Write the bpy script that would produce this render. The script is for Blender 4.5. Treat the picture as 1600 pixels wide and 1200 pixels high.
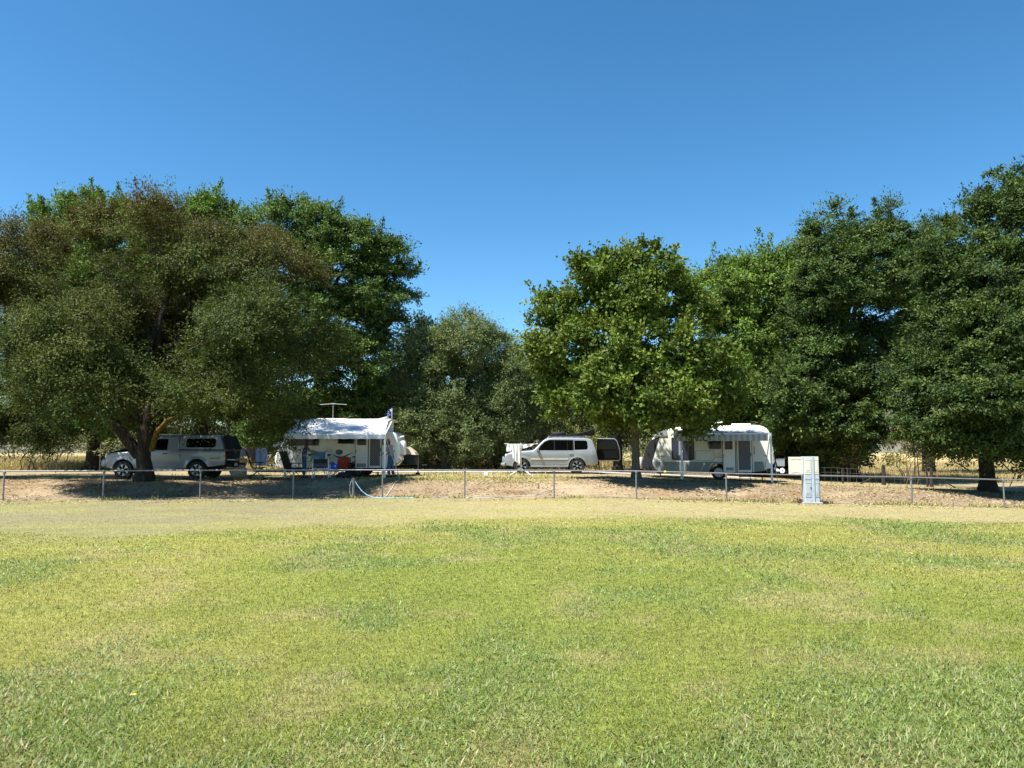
import bpy, bmesh, math, random
import numpy as np
from mathutils import Vector, Matrix

for o in list(bpy.data.objects):
    bpy.data.objects.remove(o, do_unlink=True)
SC = bpy.context.scene
COL = SC.collection
PI = math.pi
R = math.radians

# ------------------------------------------------------------------ camera
F_PX, PITCH, CAM_Z = 1200.0, R(5.05), 1.6          # focal length in pixels of a 1600 px wide frame
cam_d = bpy.data.cameras.new('camera')
cam_d.sensor_width = 36.0
cam_d.lens = 36.0 * F_PX / 1600.0
cam_d.clip_start, cam_d.clip_end = 0.05, 6000.0
cam = bpy.data.objects.new('camera', cam_d)
COL.objects.link(cam)
cam.location = (0, 0, CAM_Z)
cam.rotation_euler = (PI / 2 + PITCH, 0, 0)
SC.camera = cam
SC.render.resolution_x, SC.render.resolution_y = 1024, 768

# ------------------------------------------------------------------ sky and sun
SUN_EL, SUN_AZ = R(63), R(237)                      # azimuth clockwise from +Y: behind the camera, to the left
world = bpy.data.worlds.new("World")
SC.world = world
world.use_nodes = True
wn = world.node_tree
sky = wn.nodes.new('ShaderNodeTexSky')
sky.sky_type = 'NISHITA'
sky.sun_disc = False
sky.sun_elevation, sky.sun_rotation = SUN_EL, SUN_AZ
sky.ozone_density, sky.air_density, sky.dust_density = 5.0, 1.0, 0.3
hsv = wn.nodes.new('ShaderNodeHueSaturation')
hsv.inputs['Hue'].default_value = 0.488
hsv.inputs['Saturation'].default_value = 1.12
hsv.inputs['Value'].default_value = 0.70
sgam = wn.nodes.new('ShaderNodeGamma')
sgam.inputs['Gamma'].default_value = 1.22
wn.links.new(sky.outputs[0], sgam.inputs['Color'])
wn.links.new(sgam.outputs[0], hsv.inputs['Color'])
wn.links.new(hsv.outputs[0], wn.nodes['Background'].inputs['Color'])
wn.nodes['Background'].inputs['Strength'].default_value = 0.08

sun_d = bpy.data.lights.new('sun', 'SUN')
sun_d.energy, sun_d.angle, sun_d.color = 5.0, R(0.5), (1.0, 0.95, 0.87)
sun = bpy.data.objects.new('sun', sun_d)
COL.objects.link(sun)
SUN_DIR = Vector((math.sin(SUN_AZ) * math.cos(SUN_EL), math.cos(SUN_AZ) * math.cos(SUN_EL), math.sin(SUN_EL)))
sun.rotation_euler = SUN_DIR.to_track_quat('Z', 'Y').to_euler()
sun.location = (-20, -20, 40)

SC.view_settings.view_transform = 'Standard'
SC.view_settings.look = 'None'
SC.view_settings.exposure = 1.27
SC.view_settings.gamma = 1.0

# ------------------------------------------------------------------ maths helpers
def at(px, py, d):
    """point seen at pixel (px, py) of the 1600x1200 photograph, d metres away along +Y"""
    u, v = (px - 800) / F_PX, (600 - py) / F_PX
    y = math.cos(PITCH) - v * math.sin(PITCH)
    z = math.sin(PITCH) + v * math.cos(PITCH)
    return Vector((u / y * d, d, CAM_Z + z / y * d))

def X(px, d):
    return (px - 800) / F_PX * d / math.cos(PITCH)

def sstep(a, b, x):
    t = np.clip((np.asarray(x, float) - a) / (b - a), 0, 1)
    return t * t * (3 - 2 * t)

def _hash(ix, iy, seed):
    h = (ix.astype(np.int64) * 374761393 + iy.astype(np.int64) * 668265263 + seed * 144665) & 0x7fffffff
    h = ((h ^ (h >> 13)) * 1274126177) & 0x7fffffff
    h = h ^ (h >> 16)
    return (h & 0xffff) / 65535.0

def vnoise(x, y, seed=0):
    x, y = np.asarray(x, float), np.asarray(y, float)
    ix, iy = np.floor(x), np.floor(y)
    fx, fy = x - ix, y - iy
    fx, fy = fx * fx * (3 - 2 * fx), fy * fy * (3 - 2 * fy)
    a, b = _hash(ix, iy, seed), _hash(ix + 1, iy, seed)
    c, d = _hash(ix, iy + 1, seed), _hash(ix + 1, iy + 1, seed)
    return (a * (1 - fx) + b * fx) * (1 - fy) + (c * (1 - fx) + d * fx) * fy

def fbm(x, y, seed=0, octv=4):
    s, a, t = 0, 1.0, 0
    for k in range(octv):
        s = s + a * vnoise(x * 2 ** k, y * 2 ** k, seed + k * 17)
        t += a
        a *= 0.5
    return s / t

def fence_y(x):
    return 27.1 - 1.4 * sstep(1, 17, -np.asarray(x, float))

def ground_z(x, y):
    x, y = np.asarray(x, float), np.asarray(y, float)
    fy = fence_y(x)
    lawn = -0.024 * np.maximum(0, x - 3) * sstep(10, 27, y)
    lawn = np.maximum(lawn, -0.5)
    plateau = np.clip(0.5 - 0.035 * np.maximum(0, x - 4), -0.15, 0.5)
    t = sstep(fy + 0.25, fy + 3.6 + 0.8 * (vnoise(x * 0.35, y * 0 + 3, 5) - 0.5), y)
    z = lawn * (1 - t) + plateau * t
    z = z + (fbm(x * 0.55, y * 0.8, 21, 3) - 0.5) * 0.16 * sstep(fy, fy + 1.5, y) * (1 - sstep(fy + 4, fy + 6, y))
    z = z + (fbm(x * 0.25, y * 0.25, 9, 3) - 0.5) * 0.07 * sstep(2, 8, y)
    z = z * (1 - sstep(70, 160, y)) + 0.4 * sstep(70, 160, y)
    return z

def gz(x, y):
    return float(ground_z(x, y))

# ------------------------------------------------------------------ materials
def mat(name, col, rough=0.6, metal=0.0, var=0.0, scale=8.0, bump=0.0, bscale=None, spec=0.5, coat=0.0, alpha=None, sheen=0.0):
    m = bpy.data.materials.new(name)
    m.use_nodes = True
    nt = m.node_tree
    b = nt.nodes['Principled BSDF']
    b.inputs['Roughness'].default_value = rough
    b.inputs['Metallic'].default_value = metal
    b.inputs['Specular IOR Level'].default_value = spec
    b.inputs['Coat Weight'].default_value = coat
    b.inputs['Base Color'].default_value = (*col, 1)
    if var or bump:
        tc = nt.nodes.new('ShaderNodeTexCoord')
        n = nt.nodes.new('ShaderNodeTexNoise')
        n.inputs['Scale'].default_value = scale
        n.inputs['Detail'].default_value = 5
        nt.links.new(tc.outputs['Object'], n.inputs['Vector'])
        if var:
            r = nt.nodes.new('ShaderNodeMapRange')
            r.inputs['From Min'].default_value, r.inputs['From Max'].default_value = 0.3, 0.7
            r.inputs['To Min'].default_value, r.inputs['To Max'].default_value = 1 - var, 1 + var
            mx = nt.nodes.new('ShaderNodeMix')
            mx.data_type = 'RGBA'
            mx.blend_type = 'MULTIPLY'
            mx.inputs[0].default_value = 1
            mx.inputs[6].default_value = (*col, 1)
            nt.links.new(n.outputs['Fac'], r.inputs['Value'])
            nt.links.new(r.outputs[0], mx.inputs[7])
            nt.links.new(mx.outputs[2], b.inputs['Base Color'])
        if bump:
            n2 = nt.nodes.new('ShaderNodeTexNoise')
            n2.inputs['Scale'].default_value = bscale or scale * 3
            n2.inputs['Detail'].default_value = 6
            nt.links.new(tc.outputs['Object'], n2.inputs['Vector'])
            bp = nt.nodes.new('ShaderNodeBump')
            bp.inputs['Strength'].default_value = bump
            bp.inputs['Distance'].default_value = 0.05
            nt.links.new(n2.outputs['Fac'], bp.inputs['Height'])
            nt.links.new(bp.outputs[0], b.inputs['Normal'])
    return m

def leaf_mat(name, trans=0.3, rough=0.45, spec=0.4):
    """reads the 'Col' attribute each leaf carries and lets some light through"""
    m = bpy.data.materials.new(name)
    m.use_nodes = True
    nt = m.node_tree
    b = nt.nodes['Principled BSDF']
    out = nt.nodes['Material Output']
    at_ = nt.nodes.new('ShaderNodeAttribute')
    at_.attribute_name = 'Col'
    b.inputs['Roughness'].default_value = rough
    b.inputs['Specular IOR Level'].default_value = spec
    nt.links.new(at_.outputs['Color'], b.inputs['Base Color'])
    if trans > 0:
        tr = nt.nodes.new('ShaderNodeBsdfTranslucent')
        mu = nt.nodes.new('ShaderNodeMix')
        mu.data_type = 'RGBA'
        mu.blend_type = 'MULTIPLY'
        mu.inputs[0].default_value = 1
        mu.inputs[7].default_value = (1.25, 1.3, 0.6, 1)
        nt.links.new(at_.outputs['Color'], mu.inputs[6])
        nt.links.new(mu.outputs[2], tr.inputs['Color'])
        ms = nt.nodes.new('ShaderNodeMixShader')
        ms.inputs[0].default_value = trans
        nt.links.new(b.outputs[0], ms.inputs[1])
        nt.links.new(tr.outputs[0], ms.inputs[2])
        nt.links.new(ms.outputs[0], out.inputs['Surface'])
    return m

def bark_mat(name, col, col2):
    m = bpy.data.materials.new(name)
    m.use_nodes = True
    nt = m.node_tree
    b = nt.nodes['Principled BSDF']
    b.inputs['Roughness'].default_value = 0.9
    b.inputs['Specular IOR Level'].default_value = 0.15
    tc = nt.nodes.new('ShaderNodeTexCoord')
    mp = nt.nodes.new('ShaderNodeMapping')
    mp.inputs['Scale'].default_value = (6, 6, 1.3)
    n = nt.nodes.new('ShaderNodeTexNoise')
    n.inputs['Scale'].default_value = 2.5
    n.inputs['Detail'].default_value = 8
    n.inputs['Roughness'].default_value = 0.7
    cr = nt.nodes.new('ShaderNodeValToRGB')
    cr.color_ramp.elements[0].position, cr.color_ramp.elements[1].position = 0.35, 0.68
    cr.color_ramp.elements[0].color = (*col, 1)
    cr.color_ramp.elements[1].color = (*col2, 1)
    bp = nt.nodes.new('ShaderNodeBump')
    bp.inputs['Strength'].default_value = 0.8
    bp.inputs['Distance'].default_value = 0.06
    nt.links.new(tc.outputs['Object'], mp.inputs['Vector'])
    nt.links.new(mp.outputs[0], n.inputs['Vector'])
    nt.links.new(n.outputs['Fac'], cr.inputs[0])
    nt.links.new(cr.outputs[0], b.inputs['Base Color'])
    nt.links.new(n.outputs['Fac'], bp.inputs['Height'])
    nt.links.new(bp.outputs[0], b.inputs['Normal'])
    return m

M = {}
M['leaf'] = leaf_mat('leaf', 0.22, 0.62, 0.14)
M['grass'] = leaf_mat('grass_blade', 0.35, 0.5, 0.35)
M['litter'] = leaf_mat('dry_leaf', 0.15, 0.7, 0.2)
M['bark_dark'] = bark_mat('dark_bark', (0.020, 0.016, 0.012), (0.058, 0.047, 0.037))
M['bark_grey'] = bark_mat('grey_bark', (0.075, 0.062, 0.048), (0.19, 0.165, 0.13))
M['bark_lichen'] = bark_mat('lichen_bark', (0.050, 0.038, 0.026), (0.27, 0.17, 0.02))
M['galv'] = mat('galvanised_steel', (0.20, 0.20, 0.205), 0.55, 0.4, 0.18, 14, 0.1)
M['white_paint'] = mat('white_gelcoat', (0.78, 0.78, 0.76), 0.3, 0, 0.04, 3, coat=0.3)
M['white_alu'] = mat('white_aluminium', (0.80, 0.80, 0.79), 0.4, 0, 0.03, 5)
M['cream_wall'] = mat('cream_cladding', (0.66, 0.66, 0.60), 0.35, 0, 0.04, 2.5)
M['grey_wall'] = mat('grey_cladding', (0.20, 0.225, 0.215), 0.4, 0, 0.06, 4)
M['dark_grey'] = mat('charcoal_plastic', (0.020, 0.021, 0.025), 0.6, 0, 0.15, 6, spec=0.2)
M['black'] = mat('black_plastic', (0.005, 0.005, 0.006), 0.6, 0, 0.2, 8, spec=0.2)
M['rubber'] = mat('tyre_rubber', (0.014, 0.014, 0.015), 0.85, 0, 0.25, 12)
M['alloy'] = mat('alloy_wheel', (0.34, 0.35, 0.37), 0.35, 0.75, 0.06, 12)
M['glass'] = mat('tinted_glass', (0.002, 0.0025, 0.0025), 0.08, 0, spec=0.25)
M['glass_blue'] = mat('blue_tinted_glass', (0.02, 0.026, 0.06), 0.08, 0, spec=0.3)
M['silver'] = mat('silver_car_paint', (0.29, 0.325, 0.365), 0.34, 0.25, 0.03, 2, coat=0.6)
M['ute_silver'] = mat('grey_silver_car_paint', (0.25, 0.28, 0.31), 0.36, 0.25, 0.04, 2, coat=0.5)
M['chrome'] = mat('chrome', (0.75, 0.75, 0.76), 0.15, 1.0)
M['red_lens'] = mat('red_lens', (0.35, 0.012, 0.015), 0.2)
M['clear_lens'] = mat('clear_lens', (0.62, 0.64, 0.66), 0.12)
M['amber_lens'] = mat('amber_lens', (0.75, 0.30, 0.08), 0.25)
M['canvas_white'] = mat('white_vinyl', (0.80, 0.80, 0.80), 0.6, 0, 0.03, 4)
M['canvas_grey'] = mat('pale_grey_vinyl', (0.62, 0.67, 0.72), 0.6, 0, 0.04, 4)
M['screen'] = mat('security_screen', (0.05, 0.052, 0.06), 0.6)
M['mesh_white'] = mat('screen_lattice', (0.38, 0.39, 0.42), 0.5)
M['navy'] = mat('navy_stripe', (0.012, 0.02, 0.06), 0.4)
M['teal'] = mat('teal_decal', (0.02, 0.12, 0.13), 0.4)
M['orange_decal'] = mat('orange_decal', (0.62, 0.16, 0.03), 0.4)
M['yellow_decal'] = mat('yellow_decal', (0.6, 0.45, 0.08), 0.4)
M['skin'] = mat('skin', (0.42, 0.22, 0.15), 0.6, 0, 0.08, 12)
M['hair'] = mat('brown_hair', (0.05, 0.025, 0.015), 0.7, 0, 0.3, 30)
M['denim'] = mat('blue_denim', (0.045, 0.09, 0.20), 0.85, 0, 0.2, 20)
M['shirt_grey'] = mat('dusty_shirt', (0.26, 0.25, 0.30), 0.85, 0, 0.1, 12)
M['hat'] = mat('tan_hat', (0.42, 0.16, 0.07), 0.8, 0, 0.12, 10)
M['cloth_white'] = mat('white_cotton', (0.74, 0.74, 0.77), 0.9, 0, 0.04, 8)
M['cloth_pale'] = mat('pale_striped_cotton', (0.58, 0.60, 0.72), 0.9, 0, 0.1, 8)
M['cloth_mauve'] = mat('mauve_cotton', (0.36, 0.22, 0.26), 0.9, 0, 0.1, 8)
M['cloth_brown'] = mat('brown_cotton', (0.26, 0.18, 0.15), 0.9, 0, 0.12, 8)
M['cloth_blue'] = mat('pale_blue_cotton', (0.42, 0.47, 0.72), 0.9, 0, 0.06, 8)
M['chair_black'] = mat('black_sling_fabric', (0.007, 0.008, 0.011), 0.75, 0, 0.2, 20)
M['red_fabric'] = mat('red_chair_fabric', (0.36, 0.045, 0.022), 0.8, 0, 0.12, 10)
M['blue_fabric'] = mat('blue_fabric', (0.03, 0.10, 0.34), 0.8, 0, 0.15, 10)
M['tub_blue'] = mat('blue_plastic_tub', (0.07, 0.20, 0.33), 0.5, 0, 0.06, 6)
M['tub_grey'] = mat('grey_plastic_tub', (0.24, 0.28, 0.30), 0.5, 0, 0.06, 6)
M['cream_metal'] = mat('cream_enamel', (0.66, 0.63, 0.53), 0.45, 0, 0.04, 5)
M['box_grey'] = mat('galvanised_cabinet', (0.44, 0.50, 0.55), 0.45, 0.15, 0.08, 6)
M['rust'] = mat('rusty_iron', (0.10, 0.035, 0.03), 0.8, 0, 0.35, 18)
M['post_wood'] = mat('weathered_post', (0.030, 0.025, 0.021), 0.9, 0, 0.4, 14, 0.5)
M['wire'] = mat('fence_wire', (0.12, 0.11, 0.10), 0.6, 0.5)
M['hose_white'] = mat('pale_hose', (0.46, 0.44, 0.40), 0.5)
M['hose_blue'] = mat('blue_hose', (0.25, 0.52, 0.64), 0.45)
M['rope'] = mat('white_rope', (0.50, 0.48, 0.43), 0.8)
M['yellow_tape'] = mat('yellow_tape', (0.75, 0.62, 0.03), 0.5)
M['sign_white'] = mat('white_sign', (0.78, 0.78, 0.78), 0.5)
M['flag_blue'] = mat('flag_blue', (0.012, 0.03, 0.26), 0.8)
M['flower'] = mat('yellow_petal', (0.85, 0.70, 0.02), 0.6)
M['umber'] = mat('canvas_tan', (0.45, 0.38, 0.27), 0.8, 0, 0.1, 8)

# patterned blouse: white flecks printed on navy
def fleck_mat(name, base, fleck, scale=26, thr=0.36):
    m = mat(name, base, 0.85)
    nt = m.node_tree
    tc = nt.nodes.new('ShaderNodeTexCoord')
    v = nt.nodes.new('ShaderNodeTexVoronoi')
    v.inputs['Scale'].default_value = scale
    cr = nt.nodes.new('ShaderNodeValToRGB')
    cr.color_ramp.interpolation = 'CONSTANT'
    cr.color_ramp.elements[0].color = (*fleck, 1)
    cr.color_ramp.elements[1].position = thr
    cr.color_ramp.elements[1].color = (*base, 1)
    nt.links.new(tc.outputs['Object'], v.inputs['Vector'])
    nt.links.new(v.outputs['Distance'], cr.inputs[0])
    nt.links.new(cr.outputs[0], nt.nodes['Principled BSDF'].inputs['Base Color'])
    return m
M['blouse'] = fleck_mat('navy_print', (0.018, 0.02, 0.06), (0.34, 0.33, 0.42))
M['bag_print'] = fleck_mat('blue_white_print', (0.02, 0.10, 0.62), (0.62, 0.70, 0.80), 9, 0.40)

def stripe_mat(name, c1, c2, axis, freq):
    m = mat(name, c1, 0.65)
    nt = m.node_tree
    tc = nt.nodes.new('ShaderNodeTexCoord')
    sp = nt.nodes.new('ShaderNodeSeparateXYZ')
    mu = nt.nodes.new('ShaderNodeMath')
    mu.operation = 'MULTIPLY'
    mu.inputs[1].default_value = freq
    fr = nt.nodes.new('ShaderNodeMath')
    fr.operation = 'FRACT'
    cr = nt.nodes.new('ShaderNodeValToRGB')
    cr.color_ramp.interpolation = 'CONSTANT'
    cr.color_ramp.elements[0].color = (*c1, 1)
    cr.color_ramp.elements[1].position = 0.5
    cr.color_ramp.elements[1].color = (*c2, 1)
    nt.links.new(tc.outputs['Object'], sp.inputs[0])
    nt.links.new(sp.outputs[axis], mu.inputs[0])
    nt.links.new(mu.outputs[0], fr.inputs[0])
    nt.links.new(fr.outputs[0], cr.inputs[0])
    nt.links.new(cr.outputs[0], nt.nodes['Principled BSDF'].inputs['Base Color'])
    return m
M['awning_stripe'] = stripe_mat('striped_awning_vinyl', (0.40, 0.43, 0.44), (0.27, 0.30, 0.315), 0, 4.2)

# ------------------------------------------------------------------ mesh helpers
class G:
    """collects simple shapes that become ONE mesh"""
    def __init__(s):
        s.v, s.f = [], []
    def add(s, vs, fs):
        n = len(s.v)
        s.v += [tuple(p) for p in vs]
        s.f += [tuple(i + n for i in f) for f in fs]
        return s
    def box(s, c, size, rot=None, bev=0.0):
        bm = bmesh.new()
        bmesh.ops.create_cube(bm, size=1)
        bmesh.ops.scale(bm, vec=size, verts=bm.verts)
        if bev:
            bmesh.ops.bevel(bm, geom=bm.edges[:], offset=bev, segments=2, affect='EDGES', profile=0.5)
        if rot is not None:
            bmesh.ops.rotate(bm, verts=bm.verts, matrix=rot)
        bmesh.ops.translate(bm, verts=bm.verts, vec=c)
        bm.verts.index_update()
        s.add([v.co[:] for v in bm.verts], [[v.index for v in f.verts] for f in bm.faces])
        bm.free()
        return s
    def tube(s, pts, rad, n=8, cap=True):
        pts = [Vector(p) for p in pts]
        if not hasattr(rad, '__len__'):
            rad = [rad] * len(pts)
        vs, fs = [], []
        t0 = (pts[1] - pts[0]).normalized()
        up = Vector((0, 0, 1)) if abs(t0.z) < 0.9 else Vector((1, 0, 0))
        a = t0.cross(up).normalized()
        for i, p in enumerate(pts):
            t = (pts[min(i + 1, len(pts) - 1)] - pts[max(i - 1, 0)]).normalized()
            a = (a - t * a.dot(t)).normalized()
            b = t.cross(a)
            for k in range(n):
                th = 2 * PI * k / n
                vs.append(p + (a * math.cos(th) + b * math.sin(th)) * rad[i])
        for i in range(len(pts) - 1):
            for k in range(n):
                k2 = (k + 1) % n
                fs.append((i * n + k, i * n + k2, (i + 1) * n + k2, (i + 1) * n + k))
        if cap:
            fs.append(tuple(range(n))[::-1])
            fs.append(tuple((len(pts) - 1) * n + k for k in range(n)))
        return s.add(vs, fs)
    def lathe(s, prof, c=(0, 0, 0), axis='Z', n=20):
        """prof: (radius, along) pairs"""
        vs, fs = [], []
        for r, h in prof:
            for k in range(n):
                th = 2 * PI * k / n
                p = (r * math.cos(th), r * math.sin(th), h)
                if axis == 'Y':
                    p = (p[0], h, p[1])
                elif axis == 'X':
                    p = (h, p[0], p[1])
                vs.append((p[0] + c[0], p[1] + c[1], p[2] + c[2]))
        for i in range(len(prof) - 1):
            for k in range(n):
                k2 = (k + 1) % n
                fs.append((i * n + k, i * n + k2, (i + 1) * n + k2, (i + 1) * n + k))
        fs.append(tuple(range(n))[::-1])
        fs.append(tuple((len(prof) - 1) * n + k for k in range(n)))
        return s.add(vs, fs)
    def prism(s, poly, y0, y1, yf=None):
        """poly of (x, z) extruded along y; yf(x, z) is added to y"""
        n = len(poly)
        yf = yf or (lambda x, z: 0)
        vs = [(x, y0 + yf(x, z), z) for x, z in poly] + [(x, y1 + yf(x, z), z) for x, z in poly]
        fs = [tuple(range(n)), tuple(range(2 * n - 1, n - 1, -1))]
        for i in range(n):
            j = (i + 1) % n
            fs.append((i, i + n, j + n, j))
        return s.add(vs, fs)
    def sheet(s, nu, nv, fn, thick=None):
        """grid of fn(u, v) points; thick gives it two sides"""
        vs, fs = [], []
        for i in range(nu + 1):
            for j in range(nv + 1):
                vs.append(Vector(fn(i / nu, j / nv)))
        w = nv + 1
        for i in range(nu):
            for j in range(nv):
                fs.append((i * w + j, (i + 1) * w + j, (i + 1) * w + j + 1, i * w + j + 1))
        if thick is not None:
            N = len(vs)
            vs += [p + Vector(thick) for p in vs[:N]]
            fs += [tuple(i + N for i in f)[::-1] for f in fs[:]]
            rim = [i * w for i in range(nu + 1)] + [nu * w + j for j in range(1, w)] + \
                  [i * w + nv for i in range(nu - 1, -1, -1)] + [j for j in range(nv - 1, 0, -1)]
            for k in range(len(rim)):
                a, b = rim[k], rim[(k + 1) % len(rim)]
                fs.append((a, a + N, b + N, b))
        return s.add(vs, fs)

def link(name, me, parent=None):
    o = bpy.data.objects.new(name, me)
    COL.objects.link(o)
    if parent is not None:
        o.parent = parent
    return o

def part(name, g, m, parent=None, smooth=None, label=None):
    me = bpy.data.meshes.new(name)
    me.from_pydata(g.v, [], g.f)
    me.update()
    bm = bmesh.new()
    bm.from_mesh(me)
    bmesh.ops.recalc_face_normals(bm, faces=bm.faces)
    bm.to_mesh(me)
    bm.free()
    if smooth:
        me.shade_smooth()
        me.set_sharp_from_angle(angle=R(smooth))
    me.materials.append(m)
    o = link(name, me, parent)
    if label:
        o['label'] = label
    return o

def tag(o, label, cat, group=None, kind=None):
    if label:
        o['label'] = label
    if cat:
        o['category'] = cat
    if group:
        o['group'] = group
    if kind:
        o['kind'] = kind
    return o

def thing(name, label, cat, loc=(0, 0, 0), rotz=0.0, group=None):
    o = bpy.data.objects.new(name, None)
    o.empty_display_size = 0.2
    COL.objects.link(o)
    o.location = loc
    o.rotation_euler = (0, 0, rotz)
    return tag(o, label, cat, group)

def quads_mesh(name, V, C, m, parent=None):
    """V: (n,4,3) corners, C: (n,3) colour per quad"""
    n = len(V)
    me = bpy.data.meshes.new(name)
    me.vertices.add(n * 4)
    me.vertices.foreach_set('co', V.astype(np.float32).ravel())
    me.loops.add(n * 4)
    me.loops.foreach_set('vertex_index', np.arange(n * 4, dtype=np.int32))
    me.polygons.add(n)
    me.polygons.foreach_set('loop_start', np.arange(n, dtype=np.int32) * 4)
    me.polygons.foreach_set('loop_total', np.full(n, 4, np.int32))
    ca = me.color_attributes.new('Col', 'FLOAT_COLOR', 'POINT')
    c4 = np.ones((n, 4, 4), np.float32)
    c4[:, :, :3] = C[:, None, :]
    ca.data.foreach_set('color', c4.ravel())
    me.update()
    me.validate()
    me.materials.append(m)
    return link(name, me, parent)

def nrm(a):
    return a / np.maximum(np.linalg.norm(a, axis=-1, keepdims=True), 1e-9)

def kites(base, axis, side, length, width, fold):
    """leaf or blade quads: base point, unit axis, unit side, size, and lift of the middle"""
    nor = np.cross(axis, side)
    mid = base + axis * (length * 0.45)[:, None] + nor * (fold * length)[:, None]
    V = np.empty((len(base), 4, 3))
    V[:, 0] = base
    V[:, 1] = mid + side * (width * 0.5)[:, None]
    V[:, 2] = base + axis * length[:, None]
    V[:, 3] = mid - side * (width * 0.5)[:, None]
    return V

# ------------------------------------------------------------------ ground
def mixc(a, b, t):
    return a * (1 - t)[:, None] + b * t[:, None]

def lawn_zones(x, y):
    """weights of coarse dark grass, straw-dry grass and bare scuffs on the lawn"""
    edge = 15.4 + 3.4 * sstep(-7.5, -1.0, x) + (fbm(x * 0.35, y * 0.35, 40, 5) - 0.5) * 4.5
    straw = sstep(edge - 2.0, edge + 2.2, y)
    n = fbm(x * 0.75 + 3, y * 0.62 + 1, 3, 5)
    near = 1 - sstep(5.0, 9.5, y + 0.25 * np.abs(x + 0.7))
    dark = sstep(0.46, 0.70, n + 0.15 * near)
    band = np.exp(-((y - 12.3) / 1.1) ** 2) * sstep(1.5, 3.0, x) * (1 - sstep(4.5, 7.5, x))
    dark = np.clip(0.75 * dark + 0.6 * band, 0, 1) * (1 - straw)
    d2 = fbm(x * 1.5 + 9, y * 1.3, 61, 5)
    dry = sstep(0.52, 0.74, d2) * (1 - straw)
    return dark, straw, dry

def ground_col(x, y):
    n = len(x)
    c = np.array
    dark, straw, dry = lawn_zones(x, y)
    big = fbm(x * 0.16, y * 0.16, 77, 3)
    base = mixc(np.tile(c([0.242, 0.280, 0.056]), (n, 1)), np.tile(c([0.325, 0.318, 0.082]), (n, 1)), sstep(0.35, 0.65, big))
    base = mixc(base, np.tile(c([0.205, 0.262, 0.072]), (n, 1)), dark * 0.9)
    base = mixc(base, np.tile(c([0.40, 0.335, 0.160]), (n, 1)), dry * 0.45)
    grey = sstep(0, 8, -x)
    sc = mixc(np.tile(c([0.415, 0.355, 0.175]), (n, 1)), np.tile(c([0.30, 0.275, 0.145]), (n, 1)), grey)
    sc = mixc(sc, np.tile(c([0.37, 0.36, 0.10]), (n, 1)), sstep(0.5, 0.7, fbm(x * 0.5, y * 0.9, 8, 3)) * 0.4)
    base = mixc(base, sc, straw)
    fy = fence_y(x)
    # bank: bare tan earth, rustier low down, straw tufts at the crest
    e1 = fbm(x * 0.6, y * 1.1, 31, 4)
    earth = mixc(np.tile(c([0.335, 0.250, 0.155]), (n, 1)), np.tile(c([0.43, 0.335, 0.21]), (n, 1)), sstep(0.35, 0.65, e1))
    earth = mixc(earth, np.tile(c([0.27, 0.165, 0.09]), (n, 1)), sstep(0.55, 0.72, fbm(x * 0.9 + 5, y * 1.3, 33, 4)) * 0.6)
    base = mixc(base, earth, sstep(fy - 0.25, fy + 0.15, y))
    tuft = sstep(fy + 2.6, fy + 3.8, y + (fbm(x, y, 12, 3) - 0.5) * 1.6) * sstep(-6.5, -5, x) * (1 - sstep(1.0, 3.0, x))
    base = mixc(base, np.tile(c([0.42, 0.36, 0.130]), (n, 1)), tuft * 0.85)
    far = sstep(fy + 4.5, fy + 7, y)
    base = mixc(base, np.tile(c([0.40, 0.335, 0.185]), (n, 1)), far * 0.7)
    field = sstep(44, 50, y)
    base = mixc(base, np.tile(c([0.50, 0.39, 0.170]), (n, 1)), field)
    base *= 0.72 * (0.86 + 0.28 * fbm(x * 2.3, y * 2.3, 51, 3))[:, None]
    return base

def axis_pts(fine0, fine1, step, lo, hi):
    a = list(np.arange(fine0, fine1 + 1e-6, step))
    s, p = step, fine1
    while p < hi:
        s *= 1.35
        p += s
        a.append(p)
    s, p = step, fine0
    while p > lo:
        s *= 1.35
        p -= s
        a.insert(0, p)
    return np.array(a)

gx = axis_pts(-24, 26, 0.25, -1500, 1500)
gy = axis_pts(2, 46, 0.2, -300, 2500)
GX, GY = np.meshgrid(gx, gy, indexing='ij')
fx_, fy_ = GX.ravel(), GY.ravel()
me = bpy.data.meshes.new('ground')
vs = np.stack([fx_, fy_, ground_z(fx_, fy_)], 1)
nx, ny = len(gx), len(gy)
idx = np.arange(nx * ny).reshape(nx, ny)
Q = np.stack([idx[:-1, :-1], idx[1:, :-1], idx[1:, 1:], idx[:-1, 1:]], -1).reshape(-1, 4)
me.vertices.add(len(vs)); me.vertices.foreach_set('co', vs.astype(np.float32).ravel())
me.loops.add(Q.size); me.loops.foreach_set('vertex_index', Q.astype(np.int32).ravel())
me.polygons.add(len(Q)); me.polygons.foreach_set('loop_start', np.arange(len(Q), dtype=np.int32) * 4)
me.polygons.foreach_set('loop_total', np.full(len(Q), 4, np.int32))
ca = me.color_attributes.new('Col', 'FLOAT_COLOR', 'POINT')
c4 = np.ones((len(vs), 4), np.float32); c4[:, :3] = ground_col(fx_, fy_)
ca.data.foreach_set('color', c4.ravel())
me.update(); me.validate(); me.shade_smooth()

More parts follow.
